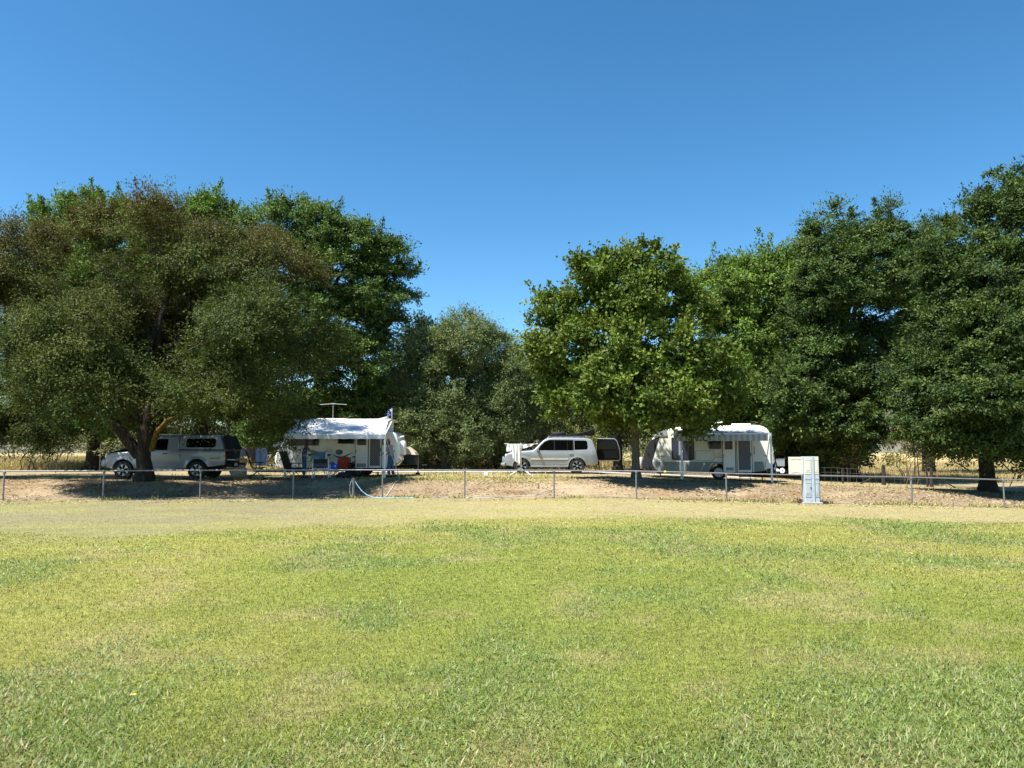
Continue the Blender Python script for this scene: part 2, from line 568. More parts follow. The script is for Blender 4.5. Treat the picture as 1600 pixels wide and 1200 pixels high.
gm = bpy.data.materials.new('ground')
gm.use_nodes = True
nt = gm.node_tree
b = nt.nodes['Principled BSDF']
b.inputs['Roughness'].default_value = 0.95
b.inputs['Specular IOR Level'].default_value = 0.1
a_ = nt.nodes.new('ShaderNodeAttribute'); a_.attribute_name = 'Col'
tc = nt.nodes.new('ShaderNodeTexCoord')
def gnoise(scale, lo, hi, detail=6):
    n = nt.nodes.new('ShaderNodeTexNoise'); n.inputs['Scale'].default_value = scale
    n.inputs['Detail'].default_value = detail; n.inputs['Roughness'].default_value = 0.7
    nt.links.new(tc.outputs['Object'], n.inputs['Vector'])
    r = nt.nodes.new('ShaderNodeMapRange')
    r.inputs['From Min'].default_value, r.inputs['From Max'].default_value = 0.3, 0.7
    r.inputs['To Min'].default_value, r.inputs['To Max'].default_value = lo, hi
    nt.links.new(n.outputs['Fac'], r.inputs['Value'])
    return n, r
n1, r1 = gnoise(9, 0.62, 1.3)
n2, r2 = gnoise(42, 0.6, 1.35)
mm = nt.nodes.new('ShaderNodeMath'); mm.operation = 'MULTIPLY'
nt.links.new(r1.outputs[0], mm.inputs[0]); nt.links.new(r2.outputs[0], mm.inputs[1])
mx = nt.nodes.new('ShaderNodeMix'); mx.data_type = 'RGBA'; mx.blend_type = 'MULTIPLY'; mx.inputs[0].default_value = 1
nt.links.new(a_.outputs['Color'], mx.inputs[6]); nt.links.new(mm.outputs[0], mx.inputs[7])
nt.links.new(mx.outputs[2], b.inputs['Base Color'])
bp = nt.nodes.new('ShaderNodeBump'); bp.inputs['Strength'].default_value = 0.7; bp.inputs['Distance'].default_value = 0.04
nt.links.new(n2.outputs['Fac'], bp.inputs['Height']); nt.links.new(bp.outputs[0], b.inputs['Normal'])
me.materials.append(gm)
ground = link('ground', me)
ground['kind'] = 'structure'

# gravel track behind the bank
rx = np.arange(-60, 13.1, 0.5)
def road_y(x):
    return 40.6 + 0.012 * (x - 2) ** 2 * 0.5 - 0.05 * x
g = G()
g.sheet(len(rx) - 1, 8, lambda u, v: (lambda x: (x, road_y(x) + v * 3.4, gz(x, road_y(x) + v * 3.4) + 0.022 + 0.02 * math.sin(PI * v)))(-60 + 73 * u))
M['road'] = mat('gravel', (0.36, 0.335, 0.30), 0.95, 0, 0.18, 3, 0.5, 30, spec=0.1)
road = part('gravel_track', g, M['road'], smooth=60)
road['kind'] = 'structure'

# far hills
rng = np.random.default_rng(4)
g = G()
def hill(u, v):
    a = R(-60 + 120 * u)
    d = 700 + 900 * v
    h = math.sin(PI * min(1, v * 1.25) * 0.5) * (85 + 60 * float(fbm(np.array([u * 5]), np.array([2.0]), 6, 4)[0])) - 4
    h *= 0.45 + 0.4 * float(sstep(0.45, 0.6, u)) - 0.3 * float(sstep(0.62, 0.9, u))
    return (math.sin(a) * d, math.cos(a) * d, h + 9 * float(vnoise(np.array([u * 60]), np.array([v * 14]), 2)[0]) * v)
g.sheet(90, 14, hill)
M['hill'] = mat('dry_hills', (0.13, 0.125, 0.085), 0.95, 0, 0.3, 0.012, spec=0.05)
h = part('hills', g, M['hill'], smooth=70)
h['kind'] = 'structure'

# ------------------------------------------------------------------ grass and litter
def blades(name, P, length, width, lean, colr, m, seed=0, fold=0.12):
    rg = np.random.default_rng(seed)
    n = len(P)
    az = rg.uniform(0, 2 * PI, n)
    el = lean
    axis = np.stack([np.cos(az) * np.cos(el), np.sin(az) * np.cos(el), np.sin(el)], 1)
    sa = az + PI / 2 + rg.normal(0, 0.5, n)
    side = np.stack([np.cos(sa), np.sin(sa), rg.normal(0, 0.25, n)], 1)
    side = nrm(side - axis * (side * axis).sum(1, keepdims=True))
    V = kites(P, axis, side, length, width, np.full(n, fold) * np.sign(rg.normal(0, 1, n)))
    return quads_mesh(name, V, colr, m)

rg = np.random.default_rng(11)
N1, N2 = 420000, 240000
d1 = 1 / rg.uniform(1 / 27.0, 1 / 3.2, N1)
d2 = np.exp(rg.uniform(math.log(3.2), math.log(27.0), N2))
dd = np.concatenate([d1, d2])
xx = rg.uniform(-1, 1, len(dd)) * (dd * 0.69 + 1.6)
keep = dd < fence_y(xx) - 0.05
xx, dd = xx[keep], dd[keep]
dark, straw, dry = lawn_zones(xx, dd)
jit = rg.uniform(0, 1, len(xx))
coarse = (jit < dark * 0.6)
colr = ground_col(xx, dd)
colr = colr * np.exp(rg.normal(0.06, 0.32 + 0.16 * sstep(6, 14, dd), len(xx)))[:, None]
strawb = rg.uniform(0, 1, len(xx)) < (0.09 + 0.25 * dry)
colr[strawb] = np.array([0.34, 0.295, 0.15]) * rg.uniform(0.7, 1.15, strawb.sum())[:, None]
gap_shade = rg.uniform(0, 1, len(xx)) < 0.10  # dark blades at random: shade of the gaps in the turf, painted as colour
colr[gap_shade] = np.array([0.075, 0.075, 0.028]) * rg.uniform(0.5, 1.2, gap_shade.sum())[:, None]
green = (~strawb) & (rg.uniform(0, 1, len(xx)) < 0.35) & (straw < 0.5)
colr[green] *= np.array([0.76, 0.98, 0.72])
colr[coarse & ~strawb] = np.array([0.160, 0.212, 0.062]) * np.exp(rg.normal(0, 0.28, (coarse & ~strawb).sum()))[:, None]
L = np.where(coarse, rg.uniform(0.025, 0.07, len(xx)), rg.uniform(0.014, 0.036, len(xx))) * (1 + dd / 60)
L = np.where(straw > 0.5, L * 0.7, L)
W = np.where(coarse, rg.uniform(0.005, 0.010, len(xx)), rg.uniform(0.003, 0.006, len(xx))) * np.maximum(1, dd / 6)
W = np.minimum(W, L * 0.5)
lean = np.where(coarse, rg.uniform(0.1, 1.0, len(xx)), rg.uniform(0.25, 1.25, len(xx)))
lean = np.where(straw > 0.5, lean * 0.6, lean)
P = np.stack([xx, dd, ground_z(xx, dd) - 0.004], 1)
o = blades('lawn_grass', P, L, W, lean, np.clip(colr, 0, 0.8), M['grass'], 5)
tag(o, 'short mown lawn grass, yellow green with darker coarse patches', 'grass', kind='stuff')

# litter and straw on the bank
N = 70000
xx = rg.uniform(-24, 26, N)
off = rg.uniform(-0.3, 1, N) ** 1 * 6.5
yy = fence_y(xx) + off
sel = (off > -0.2) | (rg.uniform(0, 1, N) < 0.3)
xx, yy = xx[sel], yy[sel]
clump = fbm(xx * 0.8, yy * 1.2, 90, 3)
sel = rg.uniform(0, 1, len(xx)) < sstep(0.3, 0.65, clump + 0.10 * sstep(3, 12, xx))
xx, yy = xx[sel], yy[sel]
n = len(xx)
pal = np.array([[0.52, 0.43, 0.27], [0.42, 0.31, 0.19], [0.62, 0.55, 0.38], [0.24, 0.15, 0.09], [0.44, 0.37, 0.13]])
colr = pal[rg.integers(0, 5, n)] * rg.uniform(0.42, 0.85, n)[:, None]
P = np.stack([xx, yy, ground_z(xx, yy) + 0.004], 1)
o = blades('leaf_litter', P, rg.uniform(0.04, 0.13, n), rg.uniform(0.02, 0.055, n), rg.uniform(-0.05, 0.35, n), colr, M['litter'], 6)
tag(o, 'dry leaves and straw scattered over the bare earth bank', 'leaf litter', kind='stuff')

# straw tufts on the crest, and the tall dry grass of the paddock behind
N = 26000
xx = rg.uniform(-24, 22, N)
yy = fence_y(xx) + rg.uniform(2.4, 12.5, N)
wt = (sstep(-7, -5, xx) * (1 - sstep(1.5, 3.5, xx)) * 0.95 + 0.12) * sstep(0.35, 0.6, fbm(xx * 0.7, yy * 0.7, 71, 3))
sel = rg.uniform(0, 1, N) < wt
xx, yy = xx[sel], yy[sel]
xf = rg.uniform(-24, 24, 9000)
kf = rg.uniform(0, 1, 9000) < sstep(0.42, 0.62, fbm(xf * 1.3, xf * 0 + 2, 19, 3))
xx = np.concatenate([xx, xf[kf]])
yy = np.concatenate([yy, fence_y(xf[kf]) + rg.normal(-0.05, 0.16, kf.sum())])
n = len(xx)
colr = np.array([0.34, 0.295, 0.105]) * rg.uniform(0.65, 1.2, n)[:, None]
gsel = rg.uniform(0, 1, n) < 0.25
colr[gsel] = np.array([0.22, 0.25, 0.08]) * rg.uniform(0.8, 1.2, gsel.sum())[:, None]
P = np.stack([xx, yy, ground_z(xx, yy) - 0.01], 1)
o = blades('straw_tufts', P, rg.uniform(0.07, 0.20, n), rg.uniform(0.02, 0.035, n), rg.uniform(0.3, 1.3, n), colr, M['litter'], 7)
tag(o, 'yellow straw tufts along the top of the bank', 'grass', kind='stuff')

N = 260000
yy = 45.5 + 60 * rg.uniform(0, 1, N) ** 1.3
xx = rg.uniform(-0.78, 0.78, N) * yy
wt = np.clip(sstep(-14, -20, xx) + sstep(13, 18, xx) + 0.35, 0, 1)
sel = rg.uniform(0, 1, N) < wt
xx, yy = xx[sel], yy[sel]
n = len(xx)
hgt = (0.35 + 0.55 * fbm(xx * 0.25, yy * 0.25, 14, 3)) * (1 - 0.35 * sstep(5, 15, xx))
colr = mixc(np.tile(np.array([0.44, 0.36, 0.175]), (n, 1)), np.tile(np.array([0.30, 0.20, 0.09]), (n, 1)), sstep(0.55, 0.75, fbm(xx * 0.2 + 3, yy * 0.1, 15, 3)))
colr *= rg.uniform(0.65, 1.2, n)[:, None]
P = np.stack([xx, yy, ground_z(xx, yy) - 0.02], 1)
o = blades('dry_grass', P, hgt * rg.uniform(0.7, 1.3, n), rg.uniform(0.02, 0.045, n), rg.uniform(0.7, 1.5, n), colr, M['litter'], 8, 0.05)
tag(o, 'tall golden dry grass in the paddock behind the trees', 'dry grass', kind='stuff')

# a single yellow flower in the near lawn
fp = at(210, 1072, 5.05)
fz = gz(fp.x, fp.y)
t = thing('yellow_flower', 'tiny yellow flower alone in the near lawn', 'flower', (fp.x, fp.y, fz))
g = G()
for k in range(9):
    a = 2 * PI * k / 9
    g.sheet(2, 1, lambda u, v: (math.cos(a) * u * 0.016 - math.sin(a) * (v - .5) * 0.009 * (1.2 - u), math.sin(a) * u * 0.016 + math.cos(a) * (v - .5) * 0.009 * (1.2 - u), 0.052 + 0.006 * u), (0, 0, 0.001))
part('petal_head', g, M['flower'], t)
g = G().tube([(0, 0, 0), (0.002, 0, 0.03), (0, 0, 0.052)], 0.0015, 5)
part('stem', g, mat('flower_stem', (0.12, 0.2, 0.05), 0.6), t)

# ------------------------------------------------------------------ trees
def leaf_colours(n, ci, pal, rg, bright=0.16):
    """pal: list of (colour, weight); one tone per clump, brightness per leaf"""
    cols = np.array([p[0] for p in pal])
    w = np.array([p[1] for p in pal], float)
    w /= w.sum()
    nc = ci.max() + 1
    a = cols[rg.choice(len(cols), nc, p=w)]
    b_ = cols[rg.choice(len(cols), n, p=w)]
    c = a[ci] * 0.6 + b_ * 0.4
    c = c * np.exp(rg.normal(0, 0.12, nc))[ci][:, None]
    return c * np.exp(rg.normal(0, bright, n))[:, None]

def foliage(name, parent, org, blobs, dens, cr, flat, twigs, per, LW, pal, seed, up=0.25, jit=0.14, shell=0.72,
            inner=0.25, back=0.65, top_pal=None, gate=0.0, gfreq=0.55, gz_=1.25, tint=1.05, spires=None, specks=None, droop=0.0, nup=0.8, spike=0.0, minz=None):
    """crown: leaf clumps on and inside the union of ellipsoid blobs; leaves grow along short twigs"""
    rg = np.random.default_rng(seed)
    B = np.array([[*b[0], *b[1]] for b in blobs])
    Cc, Rr = B[:, :3], B[:, 3:]
    yc = float(np.average(Cc[:, 1], weights=Rr[:, 0] ** 2))
    ps, outs, ins = [], [], []
    for i in range(len(B)):
        area = 4 * PI * (Rr[i].mean() ** 2)
        n = max(4, int(area * dens))
        dr = nrm(rg.normal(0, 1, (n, 3)))
        s = shell + (1 - shell) * rg.uniform(0, 1, (n, 1)) ** 0.6
        m = rg.uniform(0, 1, n) < inner
        s[m] *= rg.uniform(0.3, 0.9, (m.sum(), 1))
        p = Cc[i] + dr * Rr[i] * s
        keep = np.ones(n, bool)
        for j in range(len(B)):
            if j != i:
                q = np.linalg.norm((p - Cc[j]) / Rr[j], axis=1)
                keep &= ~((q < 0.68) & (~m))
        keep &= (p[:, 1] < yc + 0.2) | (rg.uniform(0, 1, n) < back)
        ps.append(p[keep])
        ins.append(m[keep])
        outs.append(nrm(dr[keep] / Rr[i]))
    P, O, IN = np.concatenate(ps), np.concatenate(outs), np.concatenate(ins)
    if minz is not None:
        k = P[:, 2] > minz
        P, O, IN = P[k], O[k], IN[k]
    if gate:                                          # uneven growth: hollows between the boughs
        sx, sy, sz = P[:, 0] * gfreq, P[:, 1] * gfreq, P[:, 2] * gfreq
        f3 = (fbm(sx + 7, sz * gz_, seed, 3) + fbm(sx + sy * 0.7, sz * gz_ + 3, seed + 5, 3) + fbm(sy, sz * gz_ + 9, seed + 9, 3)) / 3
        lim = np.quantile(f3, gate)
        k = (f3 > lim) | (rg.uniform(0, 1, len(P)) < 0.05) | (IN & (rg.uniform(0, 1, len(P)) < 0.7))
        P, O = P[k], O[k]
    nc = len(P)
    csz = cr * np.clip(np.exp(rg.normal(0, 0.32, nc)), 0.5, 1.35)
    # twigs of every clump
    T = twigs
    dirs = rg.normal(0, 1, (nc, T, 3)) * np.array([1, 1, flat]) + O[:, None, :] * 0.9 + np.array([0, 0, up - droop])
    if spike:
        topf = np.clip(O[:, 2], 0, 1)[:, None, None]
        dirs = dirs * (1 - 0.7 * spike * topf) + np.array([0, 0, 1.9]) * spike * topf
    dirs = nrm(dirs)
    tl = csz[:, None] * rg.uniform(0.45, 1.25, (nc, T))
    t = rg.uniform(0.15, 1.0, (nc, T, per))
    pos = P[:, None, None, :] + dirs[:, :, None, :] * (tl[:, :, None] * t)[..., None]
    pos = pos + np.clip(rg.normal(0, 1, pos.shape), -1.5, 1.5) * (jit * csz)[:, None, None, None] * np.array([1, 1, 0.75])
    pos[..., 2] -= droop * 0.35 * (tl[:, :, None] * t) ** 2
    pos = pos.reshape(-1, 3)
    n = len(pos)
    ci = np.repeat(np.arange(nc), T * per)
    ax = nrm(np.repeat(dirs.reshape(-1, 3), per, 0) * 0.8 + rg.normal(0, 0.62, (n, 3)) - np.array([0, 0, droop * 0.6]))
    nn = nrm(rg.normal(0, 0.5, (n, 3)) + np.array([0, 0, nup * 0.55]) + O[ci] * 0.5 + np.repeat(dirs.reshape(-1, 3), per, 0) * 0.6)
    side = nrm(np.cross(ax, nn))
    L = LW[0] * np.exp(rg.normal(0, 0.25, n))
    W = LW[1] * np.exp(rg.normal(0, 0.2, n))
    if spires:                                        # single leafy shoots standing out of the outline
        ns, hs, nl = spires
        top = np.where(O[:, 2] > 0.15)[0]
        pk = rg.choice(top, min(ns, len(top)), replace=False)
        sa = nrm(O[pk] * 0.55 + np.array([0, 0, 0.75]) + rg.normal(0, 0.18, (len(pk), 3)))
        sh = hs * np.exp(rg.normal(0, 0.35, len(pk)))
        tt = rg.uniform(0, 1, (len(pk), nl))
        sp_ = P[pk][:, None, :] + O[pk][:, None, :] * (cr * 0.15) + sa[:, None, :] * (tt * sh[:, None])[..., None] + np.clip(rg.normal(0, 1, (len(pk), nl, 3)), -1.3, 1.3) * ((1.15 - tt) * 0.17 * sh[:, None])[..., None]
        m2 = len(pk) * nl
        pos = np.concatenate([pos, sp_.reshape(-1, 3)])
        ci = np.concatenate([ci, np.repeat(pk, nl)])
        ax = np.concatenate([ax, nrm(np.repeat(sa, nl, 0) * 0.6 + rg.normal(0, 0.6, (m2, 3)))])
        n2_ = nrm(rg.normal(0, 0.8, (m2, 3)) + np.array([0, 0, nup]))
        side = np.concatenate([side, nrm(np.cross(ax[-m2:], n2_))])
        L = np.concatenate([L, LW[0] * np.exp(rg.normal(0, 0.25, m2))])
        W = np.concatenate([W, LW[1] * np.exp(rg.normal(0, 0.2, m2))])
        n = len(pos)
    V = kites(pos, ax, side, L, W, rg.normal(0.0, 0.10, n))
    c = leaf_colours(n, ci, pal, rg)
    if top_pal is not None:
        z0, z1 = P[:, 2].min(), P[:, 2].max()
        hf = (P[ci, 2] - z0) / (z1 - z0)
        hf = hf + 0.9 * (fbm(P[ci, 0] * 0.45, P[ci, 2] * 0.45, seed, 3) - 0.5)
        k = sstep(0.40, 0.92, hf)
        c2 = leaf_colours(n, ci, top_pal, rg)
        c = c * (1 - k)[:, None] + c2 * k[:, None]
    if specks:
        k = rg.uniform(0, 1, nc) < specks[1]
        kk = k[ci] & (rg.uniform(0, 1, n) < 0.35)
        c[kk] = np.array(specks[0]) * rg.uniform(0.7, 1.2, kk.sum())[:, None]
    V -= np.array(org)
    o = quads_mesh(name, V, np.clip(c * tint, 0, 0.9), M['leaf'], parent)
    return o, P, O

def limb_path(a, b, rg, sag=0.0, n=6):
    a, b = Vector(a), Vector(b)
    L = (b - a).length
    pts = []
    for i in range(n + 1):
        t = i / n
        p = a.lerp(b, t)
        p.z += math.sin(PI * t) * (0.10 * L - sag)
        if 0 < i < n:
            p += Vector(rg.normal(0, 0.035 * L, 3))
        pts.append(p)
    return pts

def px_blobs(D, spec, depth=1.0, k=0.88):
    out = []
    for s in spec:
        px, py, r = s[:3]
        dz = s[3] if len(s) > 3 else 0
        c = at(px, py, D + dz)
        rr = r * (D + dz) / F_PX * k
        out.append(((c.x, c.y, c.z), (rr, rr * depth, rr)))
    return out

def tree(name, label, cat, D, trunk_px, trunk_r, spec, style, seed, bark='bark_dark', depth=1.15, group=None, fork=0.4,
         lean=(0, 0), leader=True, extra_limbs=(), nlimb=14, ground_d=None, base_dz=0.0, twigwood=40, jitterD=1.0, stems=None):
    rg = np.random.default_rng(seed + 1000)
    bx, by = X(trunk_px, D), D
    bz = gz(bx, by) + base_dz
    t = thing(name, label, cat, (bx, by, bz), 0, group)
    sp = []
    for s in spec:                                   # spread the lobes in depth so that the crown is round from any side
        dz = s[3] if len(s) > 3 else float(rg.uniform(-1, 1)) * jitterD
        sp.append((s[0], s[1], s[2], dz))
    B = px_blobs(D, sp, depth)
    crown, P, O = foliage(style.get('part', 'crown'), t, (bx, by, bz), B, seed=seed, **{k: v for k, v in style.items() if k != 'part'})
    g = G()
    zs = [b[0][2] for b in B]
    ztop, zlow = max(zs), min(b[0][2] - b[1][2] for b in B)
    cx = float(np.average([b[0][0] for b in B], weights=[b[1][0] ** 2 for b in B]))
    fz = bz + (ztop - bz) * fork
    fork_p = Vector((bx + lean[0], by + lean[1], fz))
    def rel(p):
        return Vector(p) - Vector((bx, by, bz))
    if stems is None:
        tp = [Vector((bx, by, bz - 0.3)), Vector((bx, by, bz + 0.05)), Vector((bx, by, bz + 0.5))]
        for q in (0.3, 0.6, 1.0):
            tp.append(Vector((bx, by, bz)).lerp(fork_p, q) + Vector((rg.normal(0, 0.06), rg.normal(0, 0.06), 0.3 * (1 - q))))
        rr = [trunk_r * k for k in (1.9, 1.55, 1.08, 0.98, 0.88, 0.72)]
        if leader:
            tip = Vector((cx * 0.6 + bx * 0.4, by, bz + (ztop - bz) * 0.93))
            for q in (0.35, 0.7, 1.0):
                tp.append(fork_p.lerp(tip, q) + Vector(rg.normal(0, 0.12, 3)))
            rr += [trunk_r * k for k in (0.45, 0.25, 0.06)]
        g.tube([rel(p) for p in tp], rr, 12)
    order = sorted(range(len(B)), key=lambda i: -B[i][1][0])[:nlimb]
    for i in order:
        c = Vector(B[i][0])
        if stems is not None:
            s0 = Vector((bx + rg.uniform(-stems, stems), by + rg.uniform(-stems, stems) * 0.6, bz - 0.1))
            pts = limb_path(s0, c, rg, 0.1)
            r0 = trunk_r
        else:
            hz = min(max(fz + (c.z - fz) * 0.25, bz + 1.2), bz + (ztop - bz) * 0.75)
            if c.z < fz:
                hz = max(bz + 1.3, c.z - 0.3 + 0.25 * (fz - c.z))
            q = (hz - bz) / max(fz - bz, 0.1)
            s0 = Vector((bx, by, bz)).lerp(fork_p, min(q, 1.0))
            if leader and q > 1:
                s0.z = hz
            pts = limb_path(s0, c, rg)
            r0 = trunk_r * (0.42 if leader else 0.55) * min(1, 0.55 + B[i][1][0] / 4)
        g.tube([rel(p) for p in pts], list(np.linspace(r0, r0 * 0.22, len(pts))), 7)
        near = np.argsort(np.linalg.norm(P - np.array(c), axis=1))[:60]
        for j in rg.permutation(near)[:max(3, twigwood // max(1, len(order)))]:
            q = limb_path(pts[-2 if rg.uniform() < .5 else -3], P[j] + O[j] * 0.2, rg, 0, 4)
            g.tube([rel(p) for p in q], list(np.linspace(r0 * 0.22, 0.008, len(q))), 5)
    tr = part('trunk' if stems is None else 'stems', g, M[bark], t, smooth=60)
    for e in extra_limbs:
        g = G().tube([rel(p) for p in e[0]], e[1], 9)
        part('limb', g, M[e[2]], t, smooth=60, label=e[3] if len(e) > 3 else None)
    return t

OAK_G = [((0.050, 0.085, 0.022), 3), ((0.075, 0.115, 0.028), 2), ((0.035, 0.062, 0.022), 2), ((0.10, 0.14, 0.035), 1)]
OAK_L = [((0.11, 0.19, 0.034), 3), ((0.14, 0.215, 0.040), 2), ((0.08, 0.14, 0.032), 2)]
ASH = [((0.078, 0.104, 0.026), 3), ((0.056, 0.084, 0.026), 2), ((0.108, 0.122, 0.030), 2), ((0.048, 0.074, 0.030), 1)]
ASH_T = [((0.108, 0.088, 0.032), 3), ((0.095, 0.064, 0.030), 2), ((0.100, 0.108, 0.030), 4)]
PLANE = [((0.108, 0.165, 0.026), 3), ((0.145, 0.200, 0.032), 2), ((0.076, 0.122, 0.026), 2), ((0.175, 0.21, 0.045), 1)]
OLIVE = [((0.118, 0.155, 0.060), 3), ((0.095, 0.130, 0.052), 2), ((0.155, 0.180, 0.078), 1)]
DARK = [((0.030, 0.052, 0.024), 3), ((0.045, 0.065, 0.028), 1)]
LIME = [((0.16, 0.19, 0.055), 3), ((0.20, 0.20, 0.07), 2), ((0.11, 0.14, 0.04), 2)]
SCRUB = [((0.105, 0.115, 0.050), 3), ((0.15, 0.14, 0.065), 2), ((0.075, 0.085, 0.040), 2), ((0.18, 0.13, 0.065), 1)]
GOLD = [((0.24, 0.22, 0.075), 3), ((0.19, 0.19, 0.065), 2), ((0.30, 0.24, 0.11), 2), ((0.13, 0.15, 0.05), 1)]

S_OAK = dict(tint=0.95, dens=2.2, cr=0.85, flat=0.30, twigs=13, per=19, LW=(0.16, 0.078), pal=OAK_G, up=0.05, jit=0.12, inner=0.2, nup=1.0, gate=0.40, gfreq=0.40, gz_=2.2, spires=(40, 0.9, 120))
S_OAKL = dict(tint=0.92, dens=2.2, cr=0.85, flat=0.55, twigs=12, per=18, LW=(0.17, 0.085), pal=OAK_L, up=0.25, jit=0.12, inner=0.2, spike=0.55, gate=0.22, spires=(70, 1.15, 150))
S_ASH = dict(tint=0.88, dens=2.7, cr=1.0, flat=0.6, twigs=21, per=28, LW=(0.095, 0.042), pal=ASH, top_pal=ASH_T, up=0.2, jit=0.10, inner=0.12, shell=0.85, droop=0.2, gate=0.54, gfreq=0.34, gz_=1.6, spires=(30, 0.6, 110))
S_PLANE = dict(tint=0.82, dens=2.9, cr=0.62, flat=0.65, twigs=12, per=14, LW=(0.145, 0.115), pal=PLANE, up=0.25, jit=0.17, inner=0.25, gate=0.28, gfreq=0.5, spires=(50, 0.7, 70), spike=0.30, specks=((0.62, 0.42, 0.03), 0.004), nup=0.6)
S_OLIVE = dict(tint=1.15, dens=3.0, cr=0.8, flat=0.75, twigs=15, per=22, LW=(0.13, 0.05), pal=OLIVE, up=0.2, jit=0.14, inner=0.2, gate=0.12, spires=(60, 0.45, 40))
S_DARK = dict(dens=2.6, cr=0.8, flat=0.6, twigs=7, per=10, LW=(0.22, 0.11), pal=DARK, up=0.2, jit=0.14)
S_SHRUB = dict(dens=3.2, cr=0.42, flat=0.9, twigs=7, per=8, LW=(0.13, 0.06), pal=SCRUB, up=0.3, jit=0.2, inner=0.45, part='foliage')

def st(base, **kw):
    d = dict(base)
    d.update(kw)
    return d

# -- left: broad ash whose crown browns towards the top, standing at the edge of the bank
D = 29.6
lx = X(230, D)
lz = gz(lx, D)
tree('ash_tree', 'broad ash tree browning at the top, its thick trunk before the grey ute', 'tree', D, 232, 0.27,
     [(165, 400, 80), (265, 380, 72), (355, 400, 72), (425, 445, 68), (330, 455, 75, -0.8), (205, 455, 70, 0.6), (110, 455, 75, -0.5),
      (75, 545, 52, -2.8), (130, 525, 52, -3.2), (105, 600, 52, -3.0), (165, 605, 50, -3.2), (320, 535, 58, -3.2), (395, 530, 74, -2.8), (455, 525, 50, -1), (500, 540, 30, .2), (440, 592, 52, -1.8),
      (300, 600, 44, -3.2), (355, 600, 50, -3.2), (415, 636, 36, -1.6), (448, 622, 34, -1.4), (438, 655, 26, -1.0), (425, 668, 20, -.8), (405, 660, 22, -1.2), (385, 652, 24, -1.8), (345, 648, 20, -2.2), (466, 662, 12, -1.1), (455, 662, 20, -.6), (441, 672, 20, -.6), (462, 673, 13, -.8), (448, 645, 26, -.8), (290, 612, 34, -2.8),
      (110, 650, 28, -2.4), (60, 500, 56), (60, 640, 34, -2), (235, 520, 55, 1.2), (220, 630, 34, 2.8), (330, 520, 80, 3.2), (215, 540, 80, 3.6), (420, 560, 60, 3.0), (140, 560, 70, 3.0)],
     S_ASH, 21, 'bark_dark', leader=False, fork=0.24, nlimb=18, twigwood=110,
     extra_limbs=[([(lx + 0.25, D, lz + 1.2), (lx + 0.55, D - .2, lz + 1.9), (lx + 1.1, D - .5, lz + 2.35), (lx + 2.0, D - .8, lz + 2.65), (lx + 3.0, D - 1, lz + 2.95)],
                   [0.13, 0.10, 0.085, 0.065, 0.03], 'bark_lichen', 'low limb crusted with orange lichen'),
                  ([(lx - 0.2, D, lz + 1.0), (lx - 1.0, D - .2, lz + 2.1), (lx - 2.0, D - .4, lz + 3.6), (lx - 2.7, D - .6, lz + 5.2)], [0.24, 0.2, 0.15, 0.06], 'bark_dark'),
                  ([(lx + 0.1, D, lz + 1.4), (lx + 0.3, D - .3, lz + 3.0), (lx + .2, D - .4, lz + 5.0), (lx + .7, D - .5, lz + 6.6)], [0.24, 0.2, 0.15, 0.06], 'bark_dark')])
tree('ash_tree', 'ash tree with a brownish crown cut by the left edge of the picture', 'tree', 33.0, -40, 0.34,
     [(25, 395, 62), (-45, 440, 100), (30, 470, 60), (20, 560, 66), (45, 625, 52, -1.5), (-30, 600, 90, -1), (70, 665, 26, -1.5), (20, 672, 34, -1.2), (-60, 520, 80)],
     S_ASH, 22, 'bark_dark', leader=False, fork=0.3)

# -- tall oaks behind the ash
tree('oak_tree', 'tall bright green oak behind the ash, dark thick trunk left of the grey ute', 'tree', 46.0, 155, 0.50,
     [(90, 361, 38), (135, 341, 38), (180, 351, 38), (120, 400, 70), (200, 400, 70), (80, 440, 70), (160, 500, 90), (230, 470, 70), (100, 560, 80), (200, 600, 70), (60, 640, 45), (150, 650, 40)],
     S_OAKL, 23, 'bark_dark', group=None, fork=0.5)
tree('oak_tree', 'bright green oak showing just above the middle of the ash crown', 'tree', 50.0, 318, 0.42,
     [(245, 364, 36), (300, 359, 30), (330, 344, 34), (365, 384, 32), (290, 400, 65), (350, 430, 65), (300, 500, 80), (260, 590, 70), (340, 590, 70)],
     S_OAKL, 24, 'bark_dark', fork=0.5)
tree('oak_tree', 'large dark green oak leaning out over the white popup caravan', 'tree', 44.0, 500, 0.45,
     [(425, 355, 38), (465, 345, 38), (500, 365, 44), (560, 385, 40), (600, 405, 34), (625, 440, 26), (650, 450, 14), (585, 455, 40), (530, 430, 66), (450, 430, 72),
      (600, 490, 26), (560, 510, 45), (500, 520, 75), (540, 590, 62), (470, 600, 72), (575, 560, 34), (430, 540, 60), (560, 640, 48), (490, 655, 50), (420, 650, 50)],
     st(S_OAK, gate=0.16, tint=1.2, pal=OAK_G + [((0.085, 0.14, 0.03), 4)]), 25, 'bark_dark', fork=0.45)
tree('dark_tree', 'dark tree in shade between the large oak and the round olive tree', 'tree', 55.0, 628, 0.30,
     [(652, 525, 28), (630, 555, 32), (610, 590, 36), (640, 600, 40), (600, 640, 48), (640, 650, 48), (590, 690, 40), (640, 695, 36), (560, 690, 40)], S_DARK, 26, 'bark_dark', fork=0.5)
tree('olive_tree', 'rounded grey olive tree with dense fine leaves in the centre gap', 'tree', 45.0, 697, 0.26,
     [(728, 538, 48), (690, 560, 50), (765, 568, 50), (800, 592, 42), (655, 610, 48), (718, 615, 78), (785, 645, 54), (668, 660, 44), (735, 676, 48), (795, 685, 34), (650, 696, 26), (815, 630, 26)],
     S_OLIVE, 27, 'bark_grey', fork=0.36, twigwood=70)
